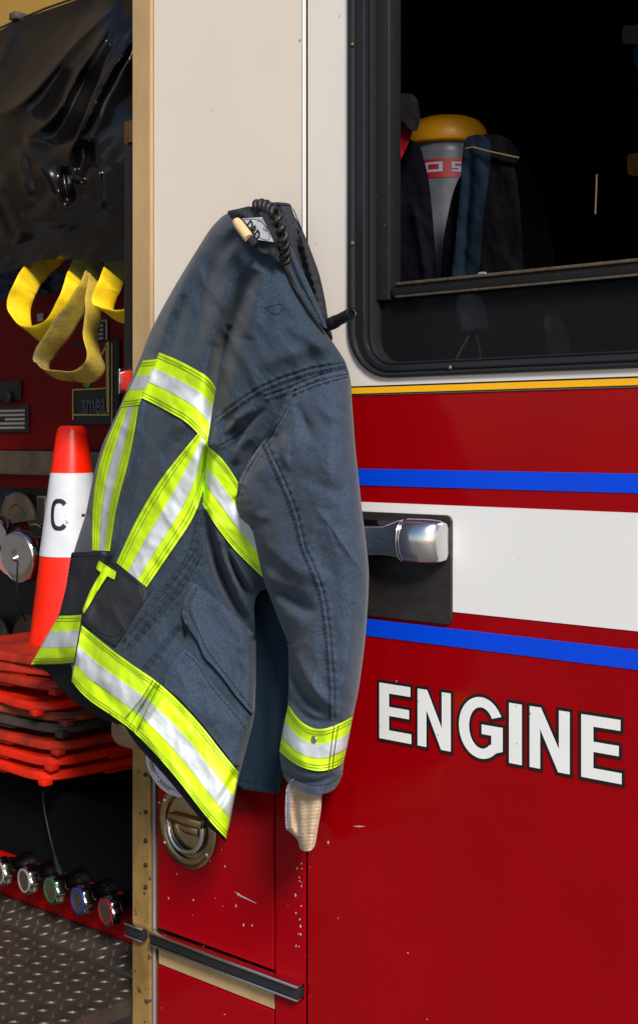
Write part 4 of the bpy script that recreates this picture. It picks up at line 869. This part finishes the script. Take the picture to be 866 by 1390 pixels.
# knit wristlet
sW = Surf([(389, 1073, .125), (412, 1100, .14), (436, 1075, .125), (390, 1120, .115), (420, 1150, .135), (430, 1130, .125)], [([(402, 1070), (400, 1100), (404, 1135)], 4, -.014)], [np.array([(389, 1060), (389, 1105), (389, 1127), (404, 1140), (408, 1155)]), np.array([(438, 1060), (436, 1100), (430, 1132), (427, 1152)])], 12, .018, seams=[([(384, y), (412, y + 3), (442, y)], 1.1, .0007) for y in range(1066, 1154, 5)], nz=((9, 0, 2.5, .0012, False),))
wr = panel('knit_wristlet', [(390, 1055), (438, 1060), (437, 1080), (436, 1100), (432, 1122), (430, 1135), (427.5, 1150), (421, 1156), (412, 1156), (407, 1153), (404, 1139), (389, 1127), (389, 1105)], sW, 'knit', coat, step=1.8)
panel('wristlet_edge', [(388.5, 1066), (394, 1066), (395, 1100), (392, 1129), (388, 1127), (387, 1100)], sW, 'white_cloth', wr, off=.003, step=1.6, thick=.004)
# pockets
def patch(name, ol, sf, m, off, edge=None, thick=.004, it=1, parent=coat, dash=True, step=2.2, dens=0):
    o = panel(name, ol, sf, m, parent, step=step, it=it, off=off, thick=thick, dens=dens)
    if edge is not None: seam([edge], sf, 'stitching', 'seam_cloth', o, off=off + .0006, r=.00055, dash=3)
    return o
patch('radio_pocket', [(134, 756), (139, 751), (172, 777), (205, 801), (181, 840), (156, 878), (130, 860), (109, 844), (114, 822), (124, 790)], sB, 'coat_dark', .0035, [(142, 757), (172, 781), (200, 802), (178, 838), (154, 872), (114, 842)], dens=5)
patch('side_pocket', [(97, 750), (118, 749), (139, 749), (133, 770), (122, 800), (112, 832), (96, 834), (80, 835), (89, 800)], sB, 'coat_dark', .003, [(100, 755), (136, 754)], dens=6)
T = patch('lime_trim_tab', [(134, 761), (158, 776.5), (155.5, 787), (145.5, 782), (137, 795), (125, 815), (113, 834), (112, 828), (122, 803), (133, 784), (137, 777.5), (130, 772)], sB, 'tape_lime', .0068, thick=.002, dens=3, step=1.6)
patch('pocket_flap', [(264, 790), (285, 806), (313, 830), (330, 848), (347, 861), (348, 900), (347, 940), (344, 972), (331, 957), (318, 942), (304, 922), (290, 905), (277, 892), (270, 874), (265, 865), (255, 852), (247, 838), (248, 820), (256, 804)], sB, 'coat_worn', .007, [(268, 798), (254, 826), (270, 858), (282, 885), (306, 915), (341, 960)], thick=.006)
patch('lower_pocket', [(249, 880), (262, 888), (274, 908), (292, 933), (315, 959), (339, 982), (332, 1018), (322, 1045), (300, 1015), (276, 985), (245, 950), (217, 927)], sB, 'coat_worn', .0038, [(250, 886), (266, 898), (286, 932), (316, 966), (334, 990)])
# reflective bands (lime tape with a silver centre)
def tape(ea, eb, sf, off=.0035, s0=.34, s1=.64, puck=.0009, step=2.4, wav=0, cross=()):
    o = band('reflective_band', ea, eb, sf, 'tape_lime', coat, off, step=step, puck=puck, thick=.0016)
    band('silver_stripe', ea, eb, sf, 'tape_silver', o, off + .0009, s0, s1, step=step, puck=puck, thick=.0008)
    a = resample(chaikin(ea, 2, False), 1, n=120); b = resample(chaikin(eb, 2, False), 1, n=120)
    W = np.linalg.norm(a - b, axis=1).mean()
    if W > 12: seam([a * (1 - v) + b * v for v in (4.0 / W, 8.0 / W, 1 - 8.0 / W, 1 - 4.0 / W)] , sf, 'stitching', 'stitch_olive', o, off=off + .0007 + puck * .3, r=.00030)
    return o
mat('stitch_olive', (0.10, 0.13, 0.01), 0.8)
tape([(216, 478), (239, 487), (262, 499), (284, 512), (293, 527)], [(191, 539), (213, 550), (233, 561), (251, 571), (268, 587), (281, 604)], sB)
tape([(194, 489), (206, 488), (214, 487)], [(164, 552), (177, 551), (189, 549)], sB, .003)
tape([(165, 553), (154, 577), (144, 600), (134, 630), (128, 662), (125, 700), (125, 747)], [(188, 551), (182, 590), (174, 630), (163, 668), (156, 700), (149, 748)], sB, .003, .38, .70)
tape([(269, 588), (245, 616), (222, 645), (204, 672), (180, 715), (158, 764)], [(282, 603), (282, 640), (276, 668), (262, 705), (236, 743), (199, 797)], sB, .003, .38, .70)
tape([(280, 604), (300, 620), (318, 645), (335, 678), (352, 708)], [(275, 684), (291, 711), (315, 743), (337, 765), (360, 787)], sB, .0035, .36, .64)
hemo = tape([(111, 849), (146, 878), (180, 903), (213, 925), (244, 953), (276, 988), (299, 1019), (324, 1049)], [(97, 925), (117, 949), (154, 973), (183, 994), (236, 1051), (283, 1114), (307, 1139)], sB, .0045, .36, .68, puck=.0022)
tape([(80, 836), (95, 836), (111, 835)], [(42, 902), (70, 902), (100, 900)], sB, .003, .32, .66)
cuf = tape([(391, 957), (404, 976), (417, 986), (432, 991), (453, 987), (479, 973)], [(379, 1020), (398, 1037), (417, 1045), (435, 1048), (456, 1043), (466, 1036)], sS, .0045, .36, .70)
seam([[(454, 985), (450, 1012), (446, 1050)], [(460, 984), (455, 1012), (451, 1050)]], sS, 'seam', 'stitch_olive', cuf, off=.0068, r=.0005)
seam([[(213, 925), (198, 950), (176, 985)], [(208, 923), (193, 948), (170, 975)], [(217, 928), (203, 956), (186, 992)]], sB, 'seam', 'stitch_olive', hemo, off=.0075, r=.0006)
dS = float(sS(np.array([[427., 1004.]]))[0])
mk('snap', *lathe([(.0042, 0), (.0044, .0012), (.0034, .002), (.002, .0016), (.0, .0014)], P(427, 1004, dS + .006), (0, -1, 0), 20), 'chrome_dull', coat)
# second sleeve's beige knit cuff, browned for shade, and the white rolled cloth under the hem
sK = Surf([(152, 990, .02), (195, 1016, .02), (170, 1000, .045), (180, 985, .04)], edges=[np.array([(150, 985), (153, 1005), (165, 1015), (185, 1018), (200, 1016)])], er=14, eh=.02)
panel('knit_wristlet', [(158, 968), (180, 985), (205, 1016), (190, 1018), (172, 1016), (158, 1010), (151, 1000), (151, 980)], sK, 'knit_shaded', coat, step=2)
cc = P(240, 1036, .06); capn = (P(216, 1086, .075) - cc); 
cap = thing('cloth_cap', 'round white cloth cap with black stitched rim peeking out under the coat hem', 'cap', cc)
ax = Vector((.15, -.9, -.22)).normalized()
v, f = lathe([(.040, -.012), (.0455, -.004), (.0475, .004), (.0465, .010), (.0435, .0105), (.0415, .005), (.0405, -.004), (.034, -.016), (.02, -.024), (.0, -.026)], cc, ax, 48)
v = [Vector(p) + Vector((0, 0, .0015 * math.sin(i * .9))) for i, p in enumerate(v)]
mk('cap_crown', v, f, 'grey_cloth', cap)
mk('cap_rim', *lathe([(.0415, .0045), (.044, .0115), (.0475, .0112), (.0487, .003), (.0467, -.005), (.0455, -.004)], cc, ax, 48), 'white_cloth', cap)
mb = MB(); e1 = (UP - ax * UP.dot(ax)).normalized(); e2 = ax.cross(e1)
for k in range(44):
    a = [cc + ax * .0055 + (e1 * math.cos(t) + e2 * math.sin(t)) * (.0412 + .0006 * (k % 2)) for t in (2 * math.pi * (k + q) / 44 for q in (0, .3, .6))]; mb.add(*tube(a, .0006, 5))
mb.build('rim_stitching', 'ink', cap)
# coiled cord over the collar
path = resample(chaikin([(345, 280), (354, 277), (364, 280), (373, 289), (379, 302), (383, 316), (385, 330), (386, 345), (388, 358)], 2, False), .4)
dd = np.interp(np.linspace(0, 1, len(path)), [0, .3, .6, 1], [.105, .125, .12, .09]); C = [P(a, b, c_) for (a, b), c_ in zip(path, dd)]
hp = []; L = 0
for i in range(len(C) - 1):
    t = (C[i + 1] - C[i]).normalized(); L += (C[i + 1] - C[i]).length; n1 = (Vector((0, -1, 0)) - t * Vector((0, -1, 0)).dot(t)).normalized(); n2 = t.cross(n1); a = L / .0125 * 2 * math.pi
    hp.append(C[i] + n1 * (math.cos(a) * .005) + n2 * (math.sin(a) * .005))
mb = MB(); mb.add(*tube(hp, .0038, 10)); tag(mb.build('coiled_cord', 'rubber'), 'black coiled rubber cord looped over the coat collar', 'cord')
# ================================================================== INSIDE THE CAB
tk = P(606, 180, -.36); tx, ty = tk.x, tk.y; zt = P(617, 181, -.30).z
air = thing('air_cylinder', 'grey breathing air cylinder with yellow domed cap behind the cab window', 'air cylinder', (tx, ty, zt - .62))
r_ = .062
mk('tank', *lathe([(.02, -.62), (.05, -.60), (r_ - .004, -.57), (r_ - .004, -.10), (r_ - .002, -.02), (r_ - .004, 0), (.03, .01)], (tx, ty, zt), (0, 0, 1), 48), 'tank_grey', air)
mk('yellow_cap', *lathe([(r_ + .003, -.004), (r_ + .005, 0), (r_ + .004, .012), (r_ - .001, .026), (r_ - .010, .036), (r_ - .022, .041), (.02, .044), (0, .044)], (tx, ty, zt), (0, 0, 1), 48), 'cap_yellow', air)
angc = math.atan2(CAM.y - ty, CAM.x - tx)
def tank_patch(name, u0, u1, z0_, z1_, m, e=.001, parent=air):
    v = []; f = []; n = 10
    for zz in (z0_, z1_):
        for i in range(n + 1): a = angc + (u0 + (u1 - u0) * i / n) / r_; v.append((tx + (r_ - .003 + e) * math.cos(a), ty + (r_ - .003 + e) * math.sin(a), zz))
    for i in range(n): f.append((i, i + 1, n + 2 + i, n + 1 + i))
    return mk(name, v, f, m, parent, True)
zA, zB_ = P(600, 212, -.30).z, P(600, 238, -.30).z
lp = tank_patch('red_label', -.050, .034, zB_, zA, 'label_red')
hh = zA - zB_
for u0, u1, a_, b_ in ((-.034, -.008, .70, .82), (-.036, -.030, .3, .82), (-.036, -.012, .3, .42), (-.012, -.006, .3, .82), (0.008, 0.0236, 0.7, 0.8), (0.008, 0.0132, 0.55, 0.8), (0.008, 0.0236, 0.47, 0.57), (0.0184, 0.0236, 0.3, 0.55), (0.008, 0.0236, 0.28, 0.38)):
    tank_patch('label_mark', u0, u1, zB_ + hh * a_, zB_ + hh * b_, 'tag_white', .002, lp)
def webthing(name, label, cat, ol, d, m, th=.02, group=None, folds=()):
    q = np.array(ol, float); c = [(a, b, d) for a, b in ol[::max(1, len(ol) // 6)]] + [(q[:, 0].mean(), q[:, 1].mean(), d + .012)]
    sf = Surf(c, folds=folds, nz=((20, 80, 2, .006, False),)); o = panel_raw(name, ol, sf, m, None, th=th); return tag(o, label, cat, group)
webthing('harness_pad', 'dark plum padded harness strap at the left edge of the cab window', 'harness strap', [(532, 200), (552, 186), (570, 195), (582, 240), (588, 300), (594, 384), (560, 392), (532, 392)], -.24, 'plum_web', folds=[([(560, 270), (570, 330), (580, 385)], 5, .01, 's')])
webthing('red_strap', 'red webbing strap end beside the cab window frame', 'strap', [(531, 160), (541, 156), (562, 170), (556, 190), (545, 215), (531, 232)], -.20, 'label_red', .006)
webthing('mask_hose', 'black rubber mask hanging above the red strap', 'mask', [(530, 135), (548, 124), (566, 130), (571, 155), (567, 178), (556, 176), (540, 158), (531, 155)], -.19, 'rubber', .03)
webthing('harness_strap', 'dark blue shoulder harness strap in front of the air cylinder', 'harness strap', [(631, 185), (650, 181), (668, 188), (665, 230), (656, 290), (650, 385), (611, 388), (618, 330), (624, 260), (627, 215)], -.20, 'navy_web', folds=[([(640, 200), (634, 290), (628, 380)], 5, -.008)])
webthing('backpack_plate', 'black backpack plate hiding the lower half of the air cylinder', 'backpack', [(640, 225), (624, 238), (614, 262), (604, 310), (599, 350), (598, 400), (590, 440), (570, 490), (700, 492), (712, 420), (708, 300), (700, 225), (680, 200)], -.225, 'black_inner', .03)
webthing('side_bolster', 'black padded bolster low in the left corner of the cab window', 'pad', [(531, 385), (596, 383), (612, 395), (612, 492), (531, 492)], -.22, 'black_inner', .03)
o = webthing('headrest_strap', 'black strap with a tan piped edge slung right of the yellow cap', 'strap', [(655, 178), (690, 186), (706, 203), (704, 222), (680, 217), (650, 205)], -.22, 'black_inner', .01)
mb = MB(); mb.add(*tube([P(632, 201, -.19), P(642, 199, -.19), P(660, 204, -.19), P(704, 213.5, -.19)], .0012, 6)); tag(mb.build('strap_piping', 'piping_tan'), 'thin tan piping cord crossing the dark straps inside the cab', 'cord')
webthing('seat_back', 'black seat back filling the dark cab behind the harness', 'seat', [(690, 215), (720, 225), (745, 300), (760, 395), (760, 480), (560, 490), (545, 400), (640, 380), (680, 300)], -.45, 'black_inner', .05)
webthing('paper_tag', 'small white paper tag on the dark seat inside the cab', 'tag', [(667, 348), (680, 347), (681, 363), (668, 364)], -.38, 'tag_white', .002)
webthing('paper_tag', 'pale blue card just above the window rail inside the cab', 'tag', [(648, 369), (661, 368), (662, 378), (648, 378)], -.19, 'tag_white', .002)
webthing('grey_pouch', 'pale blue grey webbing end below the window rail', 'webbing', [(618, 400), (652, 398), (660, 425), (664, 449), (650, 444), (626, 453), (620, 430)], -.16, 'tank_grey', .01)
webthing('hanging_card', 'faded card hanging from a clip in the lower window pane', 'card', [(736, 428), (760, 424), (775, 470), (770, 478), (741, 482)], -.12, 'tank_grey', .003)
mb = MB()
for lp_ in ([(745, 425), (758, 428), (766, 445), (770, 462), (762, 468), (756, 450), (747, 438), (745, 425)], [(750, 440), (757, 452), (768, 456)], [(744, 424), (762, 422)]): mb.add(*tube([P(a, b, -.10) for a, b in lp_], .0016, 6))
tag(mb.build('bulldog_clip', 'chrome_dull'), 'twisted steel clip holding the hanging card in the cab', 'clip')
mb = MB(); mb.add(*tube([P(575 + 24 * math.cos(a) - 6, 478 + 22 * math.sin(a), -.15) for a in np.linspace(-3.4, .6, 24)], .0022, 8)); tag(mb.build('air_hose', 'navy_web'), 'thin curled air hose in the bottom left corner of the window', 'hose')
mb = MB(); mb.add(*tube([P(636, 456, -.15), P(628, 470, -.15), P(619, 488, -.15)], .0018, 6)); tag(mb.build('cord', 'tag_white'), 'short white cord slanting left below the webbing end in the lower pane', 'cord')
mb = MB(); mb.add(*tube([P(646, 455, -.15), P(650, 470, -.15), P(653, 488, -.15)], .0018, 6)); tag(mb.build('cord', 'piping_tan'), 'short tan cord hanging almost straight below the webbing end', 'cord')
mb = MB(); mb.add(*tube([P(810, 236, -.3), P(808, 290, -.3)], .0014, 6)); tag(mb.build('gold_cord', 'piping_tan'), 'short vertical gold cord right of centre inside the cab', 'cord')
webthing('amber_pad', 'dim amber patch at the right edge of the cab window', 'pad', [(851, 208), (865, 207), (880, 206), (880, 238), (865, 238), (852, 237), (851, 222)], -.5, 'amber_dim', .02)

webthing('notice_card', 'faint pale card at the upper right edge of the cab window', 'card', [(844, 34), (856, 33), (870, 33), (882, 32), (882, 45), (882, 60), (870, 60), (858, 59), (845, 58), (844, 46)], -.6, 'card_dim', .004)
webthing('blue_pouch', 'faint dark blue pouch under the pale card at the right edge of the cab window', 'pouch', [(858, 62), (884, 60), (884, 92), (860, 90)], -.6, 'blue_pad', .02)
